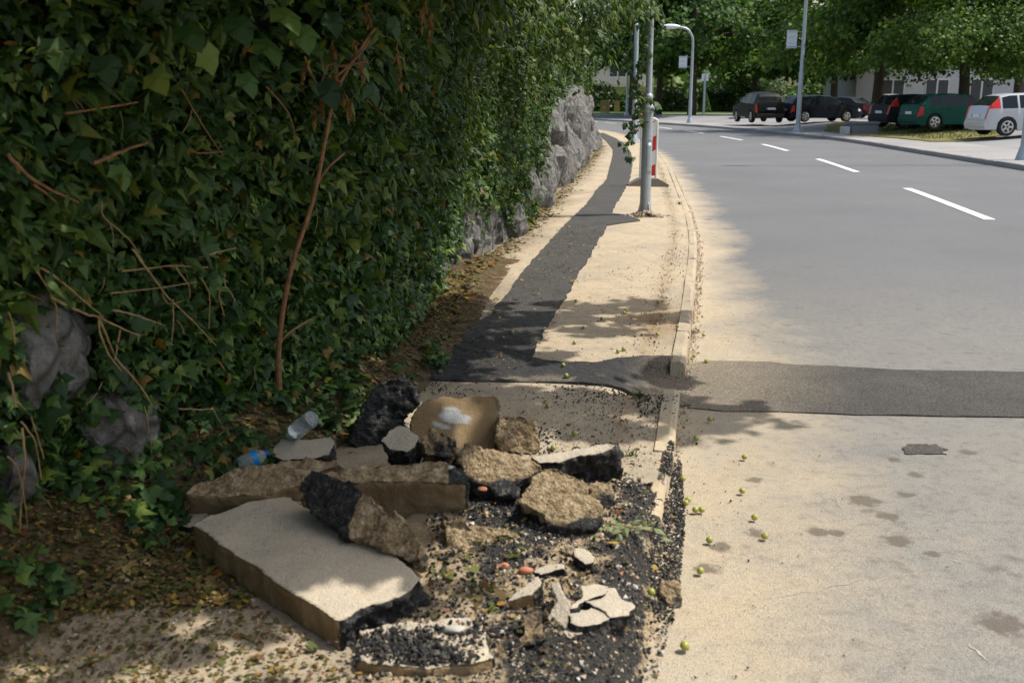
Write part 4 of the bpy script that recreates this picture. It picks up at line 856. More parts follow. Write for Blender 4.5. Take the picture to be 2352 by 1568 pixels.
chunk('pavement_slab', 'long brown slab with a ragged back edge behind the large flat slab', o_(z5, [(262, 1035), (330, 940), (400, 895), (700, 810), (850, 800), (1150, 745), (1450, 735), (1500, 800), (1260, 865), (1150, 985), (900, 1040), (600, 1055), (360, 1045)]), (*z5(700, 1000), .245), (.02, -.42, .9), .17, .0085, top=.25, bit=.0, seed=12, rough=.020, toprough=.009, saw=(0, -1, -.35), jit=.014, taper=-.02)
chunk('pavement_slab', 'thick sandy slab with a smooth brown front and a black broken end', o_(z5, [(1235, 880), (1480, 815), (1850, 790), (2180, 748), (2330, 790), (2440, 860), (2470, 960), (2330, 955), (2200, 940), (1900, 935), (1600, 945), (1400, 930)]), (*z5(1900, 900), .275), (.05, -.30, .95), .19, .0085, top=.3, bit=.4, seed=17, rough=.022, toprough=.009, saw=(-.15, -1, -.1), jit=.012, taper=-.03,
      bitfn=lambda v, w: .1 + 1.0 * ss(-.235, -.19, w[:, 0]))
chunk('pavement_slab', 'upright brown slab with a smear of silver paint on its face', o_(z4, [(640, 1150), (680, 1070), (760, 1025), (900, 1008), (1110, 1002), (1160, 1025), (1166, 1120), (1160, 1330), (1080, 1345), (930, 1340), (720, 1330), (640, 1280)]), (*z4(900, 1330), .10), (.14, -.80, .60), .075, .0075, top=0, saw='top', bit=.2, seed=23, toprough=.004, jit=.008, taper=.0,
      paint=lambda v, w: (lambda u, vv: np.clip(ss(.15, .45, fbm(np.c_[u / 60, vv / 18, 0 * u], 1.0, 5) + .85 - 1.1 * np.minimum((((u - 1045) / 52) ** 2 + ((vv - 955 - .22 * (u - 1045)) / 24) ** 2), (((u - 1015) / 34) ** 2 + ((vv - 978 - .3 * (u - 1015)) / 9) ** 2 + .2))), 0, 1) * .9)(*proj(w)[:2]))
chunk('asphalt_block', 'tall dark lumpy asphalt block standing at the back of the heap', o_(z4, [(300, 1290), (330, 1180), (390, 1040), (470, 930), (530, 890), (600, 885), (660, 930), (700, 990), (702, 1040), (655, 1110), (625, 1190), (560, 1250), (440, 1320)]), (*z4(470, 1300), .10), (.18, -.86, .48), .13, .0085, top=.0, bit=.8, seed=31, rough=.026, toprough=.026, jit=.02, taper=.15, lump=.02)
chunk('pavement_fragment', 'small pale capped asphalt piece in front of the upright painted slab', o_(z5, [(1815, 610), (1870, 530), (1930, 500), (2010, 490), (2115, 600), (2060, 680), (2010, 712), (1900, 690)]), (*z5(1960, 600), .265), (-.05, -.45, .9), .13, .0065, bit=.85, seed=35, rough=.016, jit=.01, taper=-.05)
chunk('pavement_lump', 'rounded brown sandy lump below the upright painted slab', o_(z5, [(2110, 600), (2140, 530), (2220, 495), (2300, 505), (2370, 560), (2420, 640), (2390, 720), (2260, 735), (2130, 705)]), (*z5(2250, 720), .22), (.1, -.7, .7), .11, .007, top=.0, bit=.42, seed=39, rough=.022, toprough=.02, lump=.015, jit=.015)
chunk('asphalt_block', 'grey rough topped block right of the upright painted slab', o_(z4, [(1168, 1128), (1270, 1118), (1370, 1150), (1395, 1215), (1425, 1285), (1408, 1350), (1290, 1355), (1165, 1335)]), (*z4(1290, 1350), .10), (.06, -.93, .36), .14, .0075, top=.0, bit=.35, seed=43, rough=.014, toprough=.010, jit=.012,
      bitfn=lambda v, w: np.where(w[:, 2] > .235, .55, .05))
chunk('pavement_fragment', 'pale topped wedge with a black broken side near the kerb', o_(z6, [(1015, 350), (1170, 318), (1420, 280), (1640, 252), (1672, 285), (1560, 315), (1400, 345), (1250, 385), (1090, 392)]), (*z6(1350, 330), .235), (-.1, -.22, 1), .13, .0075, bit=.8, seed=47, rough=.022, jit=.008, taper=-.16)
chunk('pavement_block', 'big sandy brown block lying diagonally in the middle of the heap', o_(z6, [(455, 300), (560, 258), (660, 278), (900, 340), (1110, 405), (1010, 480), (960, 560), (920, 690), (800, 640), (640, 545), (480, 460)]), (*z6(760, 480), .25), (.02, -.52, .85), .16, .0085, top=.0, bit=.2, seed=53, rough=.018, toprough=.012, jit=.015, taper=.1, lump=.012,
      bitfn=lambda v, w: .12 + .85 * ss(.27, .20, w[:, 2]) + 0 * v[:, 0])
chunk('pavement_block', 'broken off sandy block at the lower end of the big diagonal one', o_(z6, [(1115, 410), (1300, 450), (1470, 545), (1540, 700), (1590, 780), (1605, 845), (1500, 940), (1330, 905), (1150, 830), (950, 700), (970, 570), (1020, 485)]), (*z6(1250, 800), .20), (.10, -.60, .79), .15, .0085, top=.0, bit=.2, seed=59, rough=.018, toprough=.012, jit=.016, taper=.1, lump=.014,
      bitfn=lambda v, w: .1 + .85 * ss(.215, .15, w[:, 2]) + 0 * v[:, 0])
chunk('pavement_lump', 'grey brown lump tucked behind the lower end of the diagonal block', o_(z6, [(1480, 555), (1560, 560), (1640, 620), (1645, 720), (1600, 820), (1550, 740)]), (*z6(1590, 800), .11), (.2, -.7, .65), .10, .006, top=.0, bit=.45, seed=61, rough=.018, toprough=.016, jit=.01)
chunk('pavement_block', 'sandy and black block under the broken end of the thick slab', o_(z8, [(322, 250), (460, 238), (560, 270), (700, 265), (930, 350), (955, 450), (940, 560), (860, 610), (700, 600), (560, 615), (420, 600), (335, 545)]), (*z8(620, 600), .10), (.04, -.72, .69), .16, .008, top=.0, bit=.4, seed=67, rough=.020, toprough=.018, jit=.012, lump=.01,
      bitfn=lambda v, w: .25 + .7 * ss(.19, .23, w[:, 2]) * (fbm(w, 7, 2) > -.2))
chunk('pavement_fragment', 'small dark wedge between the diagonal block and the loose flakes', o_(z8, [(955, 560), (1010, 545), (1120, 545), (1135, 615), (1040, 665), (980, 620)]), (*z8(1040, 650), .12), (0, -.6, .8), .07, .006, top=.5, bit=.3, seed=71, rough=.012, jit=.008)
chunk('pavement_fragment', 'pale capped piece near the light flake at the right of the heap', o_(z8, [(1358, 470), (1440, 478), (1535, 545), (1525, 600), (1440, 610), (1385, 560)]), (*z8(1440, 550), .165), (0, -.30, .95), .08, .006, bit=.8, seed=73, rough=.014, jit=.008)
chunk('pavement_flake', 'small light flake standing on the crumbs at the right of the heap', o_(z8, [(1558, 605), (1590, 512), (1672, 500), (1632, 625)]), (*z8(1615, 610), .10), (.2, -.6, .75), .022, .0045, bit=.2, seed=79, rough=.006, jit=.005)
chunk('pavement_flake', 'long narrow pale flake above the cracked flat pieces', o_(z8, [(1040, 660), (1130, 600), (1210, 585), (1295, 590), (1300, 640), (1180, 672), (1100, 688)]), (*z8(1170, 640), .15), (-.1, -.30, .95), .05, .006, bit=.8, seed=83, rough=.012, jit=.006)
chunk('pavement_fragment', 'pale topped wedge with a brown side left of the loose flakes', o_(z8, [(800, 900), (870, 840), (1000, 735), (1085, 702), (1115, 755), (1040, 835), (960, 850), (880, 885)]), (*z8(950, 830), .165), (-.18, -.25, .95), .075, .006, bit=.6, seed=87, rough=.012, saw=(-.2, -1, 0), jit=.006)
chunk('pavement_flake', 'tall pale flake leaning over the cracked flat pieces', o_(z8, [(1180, 735), (1260, 720), (1300, 800), (1335, 900), (1345, 1000), (1310, 1130), (1190, 1140), (1110, 1060), (1160, 970), (1205, 890)]), (*z8(1230, 1130), .105), (-.28, -.55, .79), .045, .006, bit=.5, seed=91, rough=.010, jit=.007)
chunk('pavement_lump', 'small grey stone like piece behind the tall pale flake', o_(z8, [(1270, 700), (1330, 690), (1400, 800), (1385, 890), (1310, 890), (1260, 770)]), (*z8(1330, 890), .11), (.3, -.6, .72), .06, .0055, top=.2, bit=.3, seed=93, rough=.012, toprough=.012, jit=.007)
for k, (pp, zz_, lb) in enumerate([([(1432, 775), (1520, 750), (1610, 770), (1590, 850), (1480, 880), (1400, 930), (1340, 940), (1430, 850)], .150, 'back piece of the flat slab cracked into several parts'),
                                  ([(1465, 892), (1600, 852), (1620, 790), (1680, 800), (1740, 880), (1845, 920), (1760, 990), (1650, 995), (1560, 930)], .148, 'right piece of the flat slab cracked into several parts'),
                                  ([(1335, 962), (1500, 945), (1560, 945), (1675, 1003), (1570, 1058), (1430, 1090), (1350, 1062)], .140, 'front piece of the flat slab cracked into several parts'),
                                  ([(1300, 1115), (1400, 1070), (1432, 1130), (1335, 1172)], .115, 'tiny front corner flake of the cracked flat slab')]):
    cx_, cy_ = np.mean(pp, axis=0); pp = [(cx_ + (a - cx_) * 1.13, cy_ + (b - cy_) * 1.13) for a, b in pp]
    chunk('cracked_piece', lb, o_(z8, pp), (*z8(1500, 940), zz_), (.06 - .05 * k, -.10 + .06 * k, 1), .045, .0048, bit=.85, seed=100 + k, rough=.010, jit=.012, cat_='rubble')
chunk('pavement_lump', 'round dark crumbling lump at the edge of the road', o_(z8, [(2070, 755), (2150, 728), (2205, 790), (2212, 850), (2195, 905), (2110, 930), (2060, 850)]), (*z8(2140, 925), .01), (.1, -.65, .75), .07, .0055, top=.0, bit=.38, seed=111, rough=.014, toprough=.012, jit=.01, lump=.008)
chunk('pavement_slab', 'slab strewn with black crumbs at the bottom edge of the photograph', o_(z8, [(-330, 1120), (-150, 1075), (0, 1045), (300, 1020), (560, 1010), (640, 1100), (715, 1330), (560, 1400), (200, 1405), (0, 1400), (-180, 1400), (-320, 1330)]), (*z8(200, 1300), .140), (0, -.06, 1), .07, .0075, top=.7, bit=.45, seed=117, rough=.014, toprough=.009, saw=(0, -1, 0), jit=.012, taper=0)
chunk('asphalt_block', 'ridge of black and sandy asphalt left of the tall pale flake', o_(z8, [(900, 960), (1010, 870), (1120, 860), (1140, 980), (1165, 1180), (1090, 1230), (960, 1250), (840, 1385), (820, 1330), (860, 1200), (940, 1080)]), (*z8(1000, 1150), .145), (-.2, -.45, .87), .08, .007, top=.0, bit=.5, seed=123, rough=.02, toprough=.018, jit=.015)
chunk('pavement_slab', 'flat grey slab lying behind the ragged brown slab under the bottles', o_(z5, [(945, 730), (1025, 590), (1130, 585), (1260, 600), (1420, 578), (1455, 640), (1410, 720), (1240, 760), (1050, 765)]), (*z5(1200, 700), .205), (-.03, -.12, 1), .07, .007, bit=.7, seed=127, rough=.014, jit=.008, taper=0)
chunk('pavement_fragment', 'pale corner fragment at the far left end of the heap', o_(z5, [(145, 1245), (230, 1130), (345, 1050), (480, 1200), (400, 1260), (300, 1295)]), (*z5(320, 1200), .15), (-.2, -.2, .95), .06, .0065, bit=.6, seed=131, rough=.012, jit=.008)
chunk('pavement_lump', 'black tarry lump wedged behind the thick sandy slab', o_(z6, [(360, 400), (430, 330), (490, 350), (500, 430), (440, 480), (370, 460)]), (*z6(430, 470), .22), (.1, -.7, .7), .09, .006, top=.0, bit=.95, seed=135, rough=.018, toprough=.016, jit=.01)
chunk('loose_stone', 'brown loose stone among leaf litter at the left', o_(zl, [(725, 1490), (770, 1430), (800, 1430), (840, 1490), (825, 1530), (760, 1535)]), (*zl(780, 1530), .10), (-.1, -.7, .7), .05, .005, top=0, bit=.1, seed=141, rough=.010, toprough=.01, jit=.006, cat_='stone', group='loose stones')
chunk('loose_stone', 'flat brown loose stone half buried in leaf litter at the left', o_(zl, [(830, 1400), (880, 1345), (960, 1350), (1010, 1390), (930, 1415)]), (*zl(920, 1410), .10), (0, -.6, .8), .04, .005, top=0, bit=.1, seed=143, rough=.010, toprough=.01, jit=.006, cat_='stone', group='loose stones')
# pale rounded pebbles one can pick out
def pebble(u, v, z, r, sq, label, mat, seed):
    c = P(u, v, z); vv, ff = boulder((0, 0, r * sq * .7), r, seed, 1, .6, sq, 2)
    o = mk('pebble', vv, ff, mat, None, True); o.location = c; return tag(o, label, 'pebble', 'pebbles in the heap')
M['white_stone'] = plain('white_stone', (.46, .44, .39), .7); M['tile_red'] = plain('tile_red', (.52, .2, .11), .8)
pebble(*z8(430, 1140), .143, .034, .4, 'white oval pebble on the slab at the bottom edge', M['white_stone'], 5)
pebble(*z6(392, 448), .28, .014, .8, 'small white pebble on the broken end of the thick slab', M['white_stone'], 6)
pebble(*z8(810, 640), .125, .022, .6, 'larger orange tile shard lying on black crumbs', M['tile_red'], 7)
pebble(*z8(985, 680), .125, .026, .6, 'pinkish tile shard beside the small dark wedge', M['tile_red'], 8)
pebble(*z6(645, 612), .235, .018, .5, 'orange tile shard on crumbs below the thick slab', M['tile_red'], 9)
pebble(*z8(1830, 805), .06, .016, .8, 'white round pebble near the round dark lump', M['white_stone'], 10)
pebble(*z8(1745, 790), .08, .024, .6, 'long white pebble right of the cracked slab', M['white_stone'], 11)

# ------------------------------------------------------------------ green plums
bm = bmesh.new(); bmesh.ops.create_uvsphere(bm, u_segments=14, v_segments=10, radius=1)
for q in bm.verts:
    a = math.hypot(q.co.x, q.co.y)
    if q.co.z > 0: q.co.z -= 0.22 * math.exp(-(a / 0.3) ** 2)
    q.co.z *= 0.95
plum_me = bpy.data.meshes.new('green_plum'); bm.to_mesh(plum_me); bm.free(); plum_me.materials.append(M['plum'])
plum_me.polygons.foreach_set('use_smooth', [True] * len(plum_me.polygons))
def plum(uv, z, label, r=.0125):
    c = P(*uv, z + r * .9); o = bpy.data.objects.new('green_plum', plum_me); C.objects.link(o); o.location = c
    o.scale = (r,) * 3; o.rotation_euler = rng.uniform(0, 6, 3)
    tag(o, label, 'plum', 'small green plums fallen on the ground')
ORD = 'first second third fourth fifth sixth seventh eighth ninth tenth eleventh twelfth thirteenth fourteenth fifteenth sixteenth seventeenth eighteenth nineteenth twentieth twenty-first twenty-second twenty-third'.split()
def plums(uvs, z, text):
    for k, uv in enumerate(sorted(uvs, key=lambda q: -q[1])): plum(uv, z, text % ORD[k])
plum(zr(262, 1404), .008, 'nearest green plum alone on the sandy road at the bottom', .0145)
plum(zr(370, 940), .008, 'orange tinged plum on the sandy road edge among the green ones')
plums([zr(*q) for q in [(345, 43), (303, 135), (356, 157), (372, 411), (312, 494), (524, 576), (255, 672), (514, 725), (266, 778), (276, 765), (308, 808), (336, 807), (568, 841), (613, 923), (330, 1075)]], .008, 'green plum on the sandy road edge, %s counted up from the round dark lump')
plums([z4(*q) for q in [(925, 417), (787, 593), (689, 650), (830, 693), (565, 650), (752, 750), (720, 793), (1456, 1062), (1613, 1222), (1490, 1308), (1907, 515), (1917, 503), (2107, 452), (2127, 531), (1775, 549), (1666, 603), (1615, 690), (1870, 740), (1903, 727), (2220, 595), (2102, 640), (1623, 445)]], SW + .003, 'green plum on the dusty sidewalk, %s counted from the rubble heap')
plums([z4(*q) for q in [(1248, 626), (1548, 822), (1565, 884), (833, 754)]], SW + .014, 'green plum on the fresh black asphalt, %s counted from the rubble heap')
plum(z8(1970, 815), .05, 'green plum in the black crumbs beside the round lump'); plum(z8(1640, 690), .08, 'yellowish plum in the black crumbs right of the flakes')

# ------------------------------------------------------------------ bottles, sprig, tufts
t = NT('clear_plastic'); t.col((.85, .9, .92)); t.set(.12, .5); t.b.inputs['Transmission Weight'].default_value = .85; t.b.inputs['IOR'].default_value = 1.2; M['pet'] = t.m
M['cap'] = plain('blue_cap', (.01, .09, .62), .4); M['lab'] = plain('blue_label', (.02, .22, .55), .4); M['labw'] = plain('white_label', (.7, .75, .8), .5); M['teal'] = plain('green_label', (.05, .30, .24), .5)
def bottle(name, label, a, b, r, cap, lab, L):
    a, b = Vector(a), Vector(b); d = (b - a).normalized(); e = empty(name, a)
    e.rotation_euler = d.to_track_quat('Z', 'Y').to_euler()
    prof = [(r * .5, .004), (r * .85, 0), (r, .012), (r, .05), (r * .93, .056), (r, .062), (r, L * .35), (r * .94, L * .37), (r, L * .39), (r, L * .62), (r * .92, L * .70), (r * .5, L * .86), (r * .33, L * .90), (r * .33, L * .95)]
    lathe('bottle_body', prof, 18, M['pet'], e)
    lathe('bottle_cap', [(r * .40, L * .945), (r * .42, L * .95), (r * .42, L), (r * .3, L * 1.005)], 14, cap, e)
    lathe('label', [(r * 1.012, L * .42), (r * 1.012, L * .60)], 18, lab, e)
    return tag(e, label, 'bottle', 'discarded plastic bottles')
ba = P(*z5(1270, 435), .33); bb = P(*z5(1000, 650), .17)
bottle('plastic_bottle', 'clear crumpled plastic bottle with its base up behind the grey slab', ba, bb, .034, M['teal'], M['pet'], .21)
c0 = P(*z5(700, 800), .25); c1 = P(*z5(925, 705), .275)
bottle('plastic_bottle', 'plastic bottle with a blue cap lying behind the brown slab', c0, c1, .030, M['cap'], M['lab'], (c1 - c0).length)
sp = empty('wilted_sprig', P(*z8(1720, 370), .11)); tag(sp, 'wilted pale green leafy sprig beside the diagonal block', 'sprig')
wl_me = mesh_np('leaf', LT_LAN_V * [1.5, 1, 1], LT_LAN_F); wl_me.materials.append(M['wilted'])
for k in range(34):
    o = bpy.data.objects.new('leaf', wl_me); C.objects.link(o); o.parent = sp; sz = rng.uniform(.03, .055)
    Rm = frames(np.array([[rng.normal(0, .5), rng.normal(-.3, .4), 1.0]]), np.array([[rng.normal(0, 1), rng.normal(-.3, .6), rng.normal(-.1, .3)]]))[0] * sz
    q = rng.normal(0, 1, 3) * [.075, .03, .008]; o.matrix_basis = Matrix([list(Rm[i]) + [q[i] + (.03 if i == 2 else 0)] for i in range(3)] + [[0, 0, 0, 1]])
tube('stem', [(-.14, .06, .02), (-.05, .02, .035), (.03, 0, .03), (.12, -.02, .02)], .003, M['straw'], sp, 5)
def tuft(u, v, z, n, h, label):
    e = empty('grass_tuft', P(u, v, z)); tag(e, label, 'grass tuft', 'grass tufts at the kerb')
    vs, fs = [], []
    for k in range(n):
        a = rng.uniform(0, 6.28); b = rng.normal(0, .012, 2); l = h * rng.uniform(.6, 1.2); w = .0022; dx, dy = math.cos(a), math.sin(a); i = len(vs)
        for t_, ww in ((0, w), (.55, w * .9), (1, .0003)):
            o = l * (.2 * t_ + .65 * t_ * t_); z_ = l * (t_ - .35 * t_ * t_)
            vs += [(b[0] + dx * o - dy * ww, b[1] + dy * o + dx * ww, z_), (b[0] + dx * o + dy * ww, b[1] + dy * o - dx * ww, z_)]
        fs += [(i, i+1, i+3, i+2), (i+2, i+3, i+5, i+4)]
    mk('grass_blades', vs, fs, M['hedge'], e)['kind'] = 'stuff'
tuft(1530, 1043, .03, 40, .05, 'small grass tuft in the kerb joint nearest the rubble'); tuft(1468, 912, SW, 30, .05, 'small grass tuft on the sidewalk beside the black patch'); tuft(1450, 1045, SW, 26, .04, 'small grass tuft on the sidewalk behind the heap')
tuft(1560, 470, SW, 30, .07, 'small grass tuft in the dirt line near the lamp post')

# ------------------------------------------------------------------ lamp post in the sidewalk, with its creeper
pb_ = P(1481, 495, SW); lp = empty('lamp_post', pb_); tag(lp, 'grey steel lamp post on the dusty sidewalk with a creeper climbing it', 'lamp post')
lathe('post_base', [(.066, -.02), (.066, 1.27), (.072, 1.275), (.080, 1.30), (.080, 1.318), (.062, 1.345), (.050, 1.39), (.047, 1.42), (.056, 1.435), (.058, 1.455), (.050, 1.475), (.041, 1.49)], 24, M['steel'], lp)
lathe('post_shaft', [(.0385, 1.48), (.036, 3.2), (.032, 5.6), (.030, 6.4)], 20, M['steel'], lp)
arm = smooth_path([(0, 0, 6.35), (.05, .02, 6.8), (.45, .15, 7.15), (1.2, .4, 7.2)], 6); tube('lamp_arm', arm, .026, M['steel'], lp, 10)
box('lamp_head', 1.15, 1.75, .3, .52, 7.12, 7.28, M['steel'], lp, .03)
st = lathe('strap', [(.0665, .93), (.0705, .932), (.0705, .953), (.0665, .955)], 24, M['steel'], lp)
vs, fs = [], []                                                    # curved service door, proud of the tube
for j, z in enumerate(np.linspace(.52, .90, 9)):
    for k in range(7):
        a = rad(-100 + 62 * k / 6); zz_ = z + (0.0 if 0 < j < 8 else (.012 * abs(k - 3) ** 1.2 / 3) * (1 if j == 0 else -1)); vs.append((.0685 * math.cos(a), .0685 * math.sin(a), zz_))
for j in range(8):
    for k in range(6): fs.append((j*7 + k, j*7 + k + 1, j*7 + k + 8, j*7 + k + 7))
dr = mk('service_door', vs, fs, M['steel'], lp, True); dr.modifiers.new('s', 'SOLIDIFY').thickness = .003
for a in (-160, -60, 30, 110):
    c, s_ = math.cos(rad(a)), math.sin(rad(a)); w = .005
    f = [(.062, 0), (.115, 0), (.072, .16), (.062, .17)]; vv = []
    for t_ in (-w, w): vv += [(r * c - t_ * s_, r * s_ + t_ * c, z) for r, z in f]
    mk('base_fin', vv, [(0, 1, 2, 3), (7, 6, 5, 4), (0, 4, 5, 1), (1, 5, 6, 2), (2, 6, 7, 3), (3, 7, 4, 0)], M['steel'], lp)
box('base_plate', -.13, .13, -.13, .13, -.01, .012, M['steel'], lp, .003)
vine = empty('climbing_creeper', (pb_.x, pb_.y - .05, 2.0)); tag(vine, 'leafy creeper hanging and twining around the lamp post', 'creeper')
VY = pb_.y - .09
vl_me = mesh_np('leaf', LT_MAP_V, LT_MAP_F); vl_me.materials.append(M['vine'] if 'vine' in M else leafmat('creeper_leaf', [(0, (.03, .07, .018)), (.6, (.06, .12, .025)), (1, (.14, .19, .04))], trans=.35, obj=True))
def vleaf(q, sz, tip=None):
    o = bpy.data.objects.new('leaf', vl_me); C.objects.link(o); o.parent = vine
    Rm = frames(np.array([[rng.normal(.3, .5), rng.normal(-.7, .3), rng.normal(.4, .4)]]), np.array([tip or (rng.normal(0, .7), rng.normal(0, .3), -1.0)]))[0] * sz
    o.matrix_basis = Matrix([list(Rm[i]) + [q[i] - vine.location[i]] for i in range(3)] + [[0, 0, 0, 1]])
for pts, nl, sz in [([(700, -30), (690, 100), (695, 250), (670, 420), (655, 480), (625, 560), (575, 660), (545, 820)], 14, .055), ([(840, -20), (830, 100), (810, 250), (800, 400), (770, 560), (745, 700), (720, 870), (735, 990), (700, 1120), (670, 1250), (650, 1340), (640, 1450), (655, 1540)], 80, .062), ([(800, 300), (790, 480), (770, 620), (740, 760), (735, 900), (740, 1150)], 40, .062),
                    ([(860, 60), (920, 120), (980, 200), (1010, 330)], 30, .07), ([(765, 860), (800, 950), (790, 1100), (750, 1260), (680, 1300), (650, 1330)], 16, .06), ([(800, 960), (860, 970), (900, 1020)], 3, .07), ([(640, 690), (680, 720), (720, 800), (830, 880)], 6, .045), ([(600, 1230), (660, 1210), (730, 1290)], 6, .055), ([(560, 1390), (640, 1400), (690, 1390)], 9, .045), ([(640, 1550), (655, 1560), (690, 1545)], 7, .05)]:
    path = smooth_path([Q(*z1(a, b), VY + rng.normal(0, .02)) for a, b in pts], 5)
    keepw(tube('vine_stem', path, .0038, M['stem'] if nl > 10 else M['gstem'], None, 5), vine)
    for k in range(nl):
        q = path[rng.integers(0, len(path))] + Vector(rng.normal(0, .018, 3)); vleaf(q, sz * rng.uniform(.7, 1.35))
for a, b, sz, tip in [(905, 1020, .13, (1, 0, -.15)), (880, 1060, .10, (.4, 0, -1)), (850, 540, .09, (1, 0, -.1)), (860, 590, .10, (.7, 0, -.6)), (815, 600, .09, (.2, 0, -1)), (835, 1190, .08, (0, 0, -1)), (830, 400, .10, (-.1, 0, -1)), (825, 330, .08, (.5, 0, -.6)), (790, 800, .06, (.2, 0, -1)), (770, 90, .09, (.1, 0, -1)), (690, 1250, .07, (-.6, 0, -.5)), (620, 1225, .08, (-1, 0, -.3)), (700, 1300, .06, (.5, 0, .1))]:
    vleaf(Q(*z1(a, b), VY - .02), sz, tip)

def pole(name, label, base, h, r0, r1, lean=0.0, foot=None):
    e = empty(name, base); tag(e, label, 'lamp post')
    prof = [(r0, -.03), (r0, h * .32), (r1 * 1.12, h * .335), (r1, h)]
    lathe('post_shaft', prof, 14, M['steel'], e)
    lathe('post_foot', foot or [(r0 * 2.1, -.03), (r0 * 2.0, .02), (r0 * 1.15, .30), (r0 * 1.02, .34)], 12, M['steel'], e)
    return e
p2_ = P(1455.5, 329, SW); e = pole('lamp_post', 'second grey post on the sidewalk where the wall curves away', p2_, 3.85, .095, .072)
lathe('post_cap', [(.076, 3.85), (.078, 3.88), (.02, 3.92)], 12, M['steel'], e)
M['board'] = plain('sign_board', (.66, .70, .76), .5); M['boardink'] = plain('sign_print', (.30, .45, .58), .5); M['lampglass'] = plain('lamp_glass', (.8, .82, .84), .25)
def gz(u, v, z0=.12):
    q = P(u, v, z0); q.z = float(lotz(q.x, q.y)); return q
def sign_panel(e, x0, x1, z0, z1_):
    b = box('sign_panel', x0, x1, -.03, .03, z0, z1_, M['board'], e, .008)
    for f in ((x0 - .02, x1 + .02, z0 - .03, z0), (x0 - .02, x1 + .02, z1_, z1_ + .03)): box('panel_frame', f[0], f[1], -.035, .035, f[2], f[3], M['steel'], e)
    w = x1 - x0
    for k, (a, b_, c, d) in enumerate([(.1, .9, .90, .95), (.15, .75, .62, .64), (.15, .65, .56, .58), (.2, .8, .24, .27)]): box('panel_print', x0 + w * a, x0 + w * b_, -.0345, -.031, z0 + (z1_ - z0) * c, z0 + (z1_ - z0) * d, M['boardink'], b)
    box('panel_print', x0 + w * .05, x0 + w * .95, -.0345, -.031, z0 + .02, z0 + .07, M['boardink'], b)
    for z in (z0 + .05, z1_ - .05): box('bracket', x1, .05, -.015, .015, z - .015, z + .015, M['steel'], e)
b3 = gz(*z1(1246, 1205)); e = pole('lamp_post', 'lamp post with a curved arm and a small sign far across the road', b3, (Q(*z1(1110, 270), b3.y) - b3).z - 1.5, .11, .085)
Y3 = b3.y; rel = lambda a, b, Y, o: Q(*z1(a, b), Y) - o
def arm_to(e, end, r):
    xe, ze = end.x, end.z; tube('lamp_arm', smooth_path([(0, 0, ze - 1.6), (0, 0, ze - 1.0), (.05 * xe, 0, ze - .6), (.28 * xe, 0, ze - .18), (.6 * xe, 0, ze - .02), (xe, 0, ze)], 5), r, M['steel'], e, 10)
arm_to(e, rel(1110, 270, Y3, b3), .075)
q = rel(1070, 262, Y3, b3); lh = lathe('lamp_head', [(.02, -.62), (.14, -.5), (.2, -.2), (.19, .15), (.1, .45), (.06, .55)], 12, M['lampglass'], e); lh.location = (q.x, 0, q.z); lh.rotation_euler = (0, rad(90), 0); lh.scale = (.8, 1, 1)
q0, q1 = rel(1140, 665, Y3, b3), rel(1222, 555, Y3, b3); sign_panel(e, q0.x, q1.x, q0.z, q1.z)
b4 = gz(*z1(628, 1152)); e = pole('lamp_post', 'farthest curved lamp post in front of the dark tree trunks', b4, (Q(*z1(490, 497), b4.y) - b4).z - 1.5, .12, .09)
arm_to(e, rel(490, 497, b4.y, b4), .08)
q = rel(465, 494, b4.y, b4); lh = lathe('lamp_head', [(.02, -.6), (.15, -.5), (.2, -.2), (.18, .2), (.08, .5)], 12, M['lampglass'], e); lh.location = (q.x, 0, q.z); lh.rotation_euler = (0, rad(90), 0); lh.scale = (.8, 1, 1)
b5 = gz(*z2(213, 1243)); e = pole('lamp_post', 'tall lamp post with a white sign between the dark wagon and the road', b5, 8.2, .11, .075)
q0 = Q(*z2(107, 452), b5.y) - b5; q1 = Q(*z2(222, 292), b5.y) - b5; sign_panel(e, q0.x, q1.x - .05, q0.z, q1.z)
tube('lamp_arm', smooth_path([(.0, 0, 8.1), (-.1, 0, 8.7), (-.7, 0, 9.1), (-1.5, 0, 9.1)], 5), .06, M['steel'], e, 8); box('lamp_head', -2.1, -1.45, -.12, .12, 9.0, 9.18, M['steel'], e, .04)
b6 = gz(*z2(2338, 1512)); e = pole('lamp_post', 'grey post cut by the right edge of the photograph', b6, 8.0, .085, .06)
tube('lamp_arm', smooth_path([(.0, 0, 7.9), (-.1, 0, 8.5), (-.7, 0, 8.9), (-1.5, 0, 8.9)], 5), .05, M['steel'], e, 8); box('lamp_head', -2.1, -1.45, -.12, .12, 8.8, 8.98, M['steel'], e, .04)
b7 = gz(*z1(1380, 1165)); e = empty('sign_post', b7); tag(e, 'thin grey sign post on the grass in front of bushes', 'sign post')
lathe('post_shaft', [(.09, -.05), (.09, 3.2), (.05, 3.22)], 10, M['steel'], e); box('sign_plate', -.28, .28, -.03, .03, 2.7, 3.25, M['board'], e, .02)
b8 = gz(*z1(2000, 1100), .36); e = empty('concrete_pillar', b8); tag(e, 'pale square pillar rising behind the black car', 'pillar')
M['pillar'] = plain('pale_concrete', (.50, .50, .50), .85); q = Q(*z1(2000, 845), b8.y) - b8
box('pillar_shaft', -.28, .28, -.28, .28, -.05, q.z - .1, M['pillar'], e, .02); box('pillar_cap', -.33, .33, -.33, .33, q.z - .1, q.z, M['pillar'], e, .02)

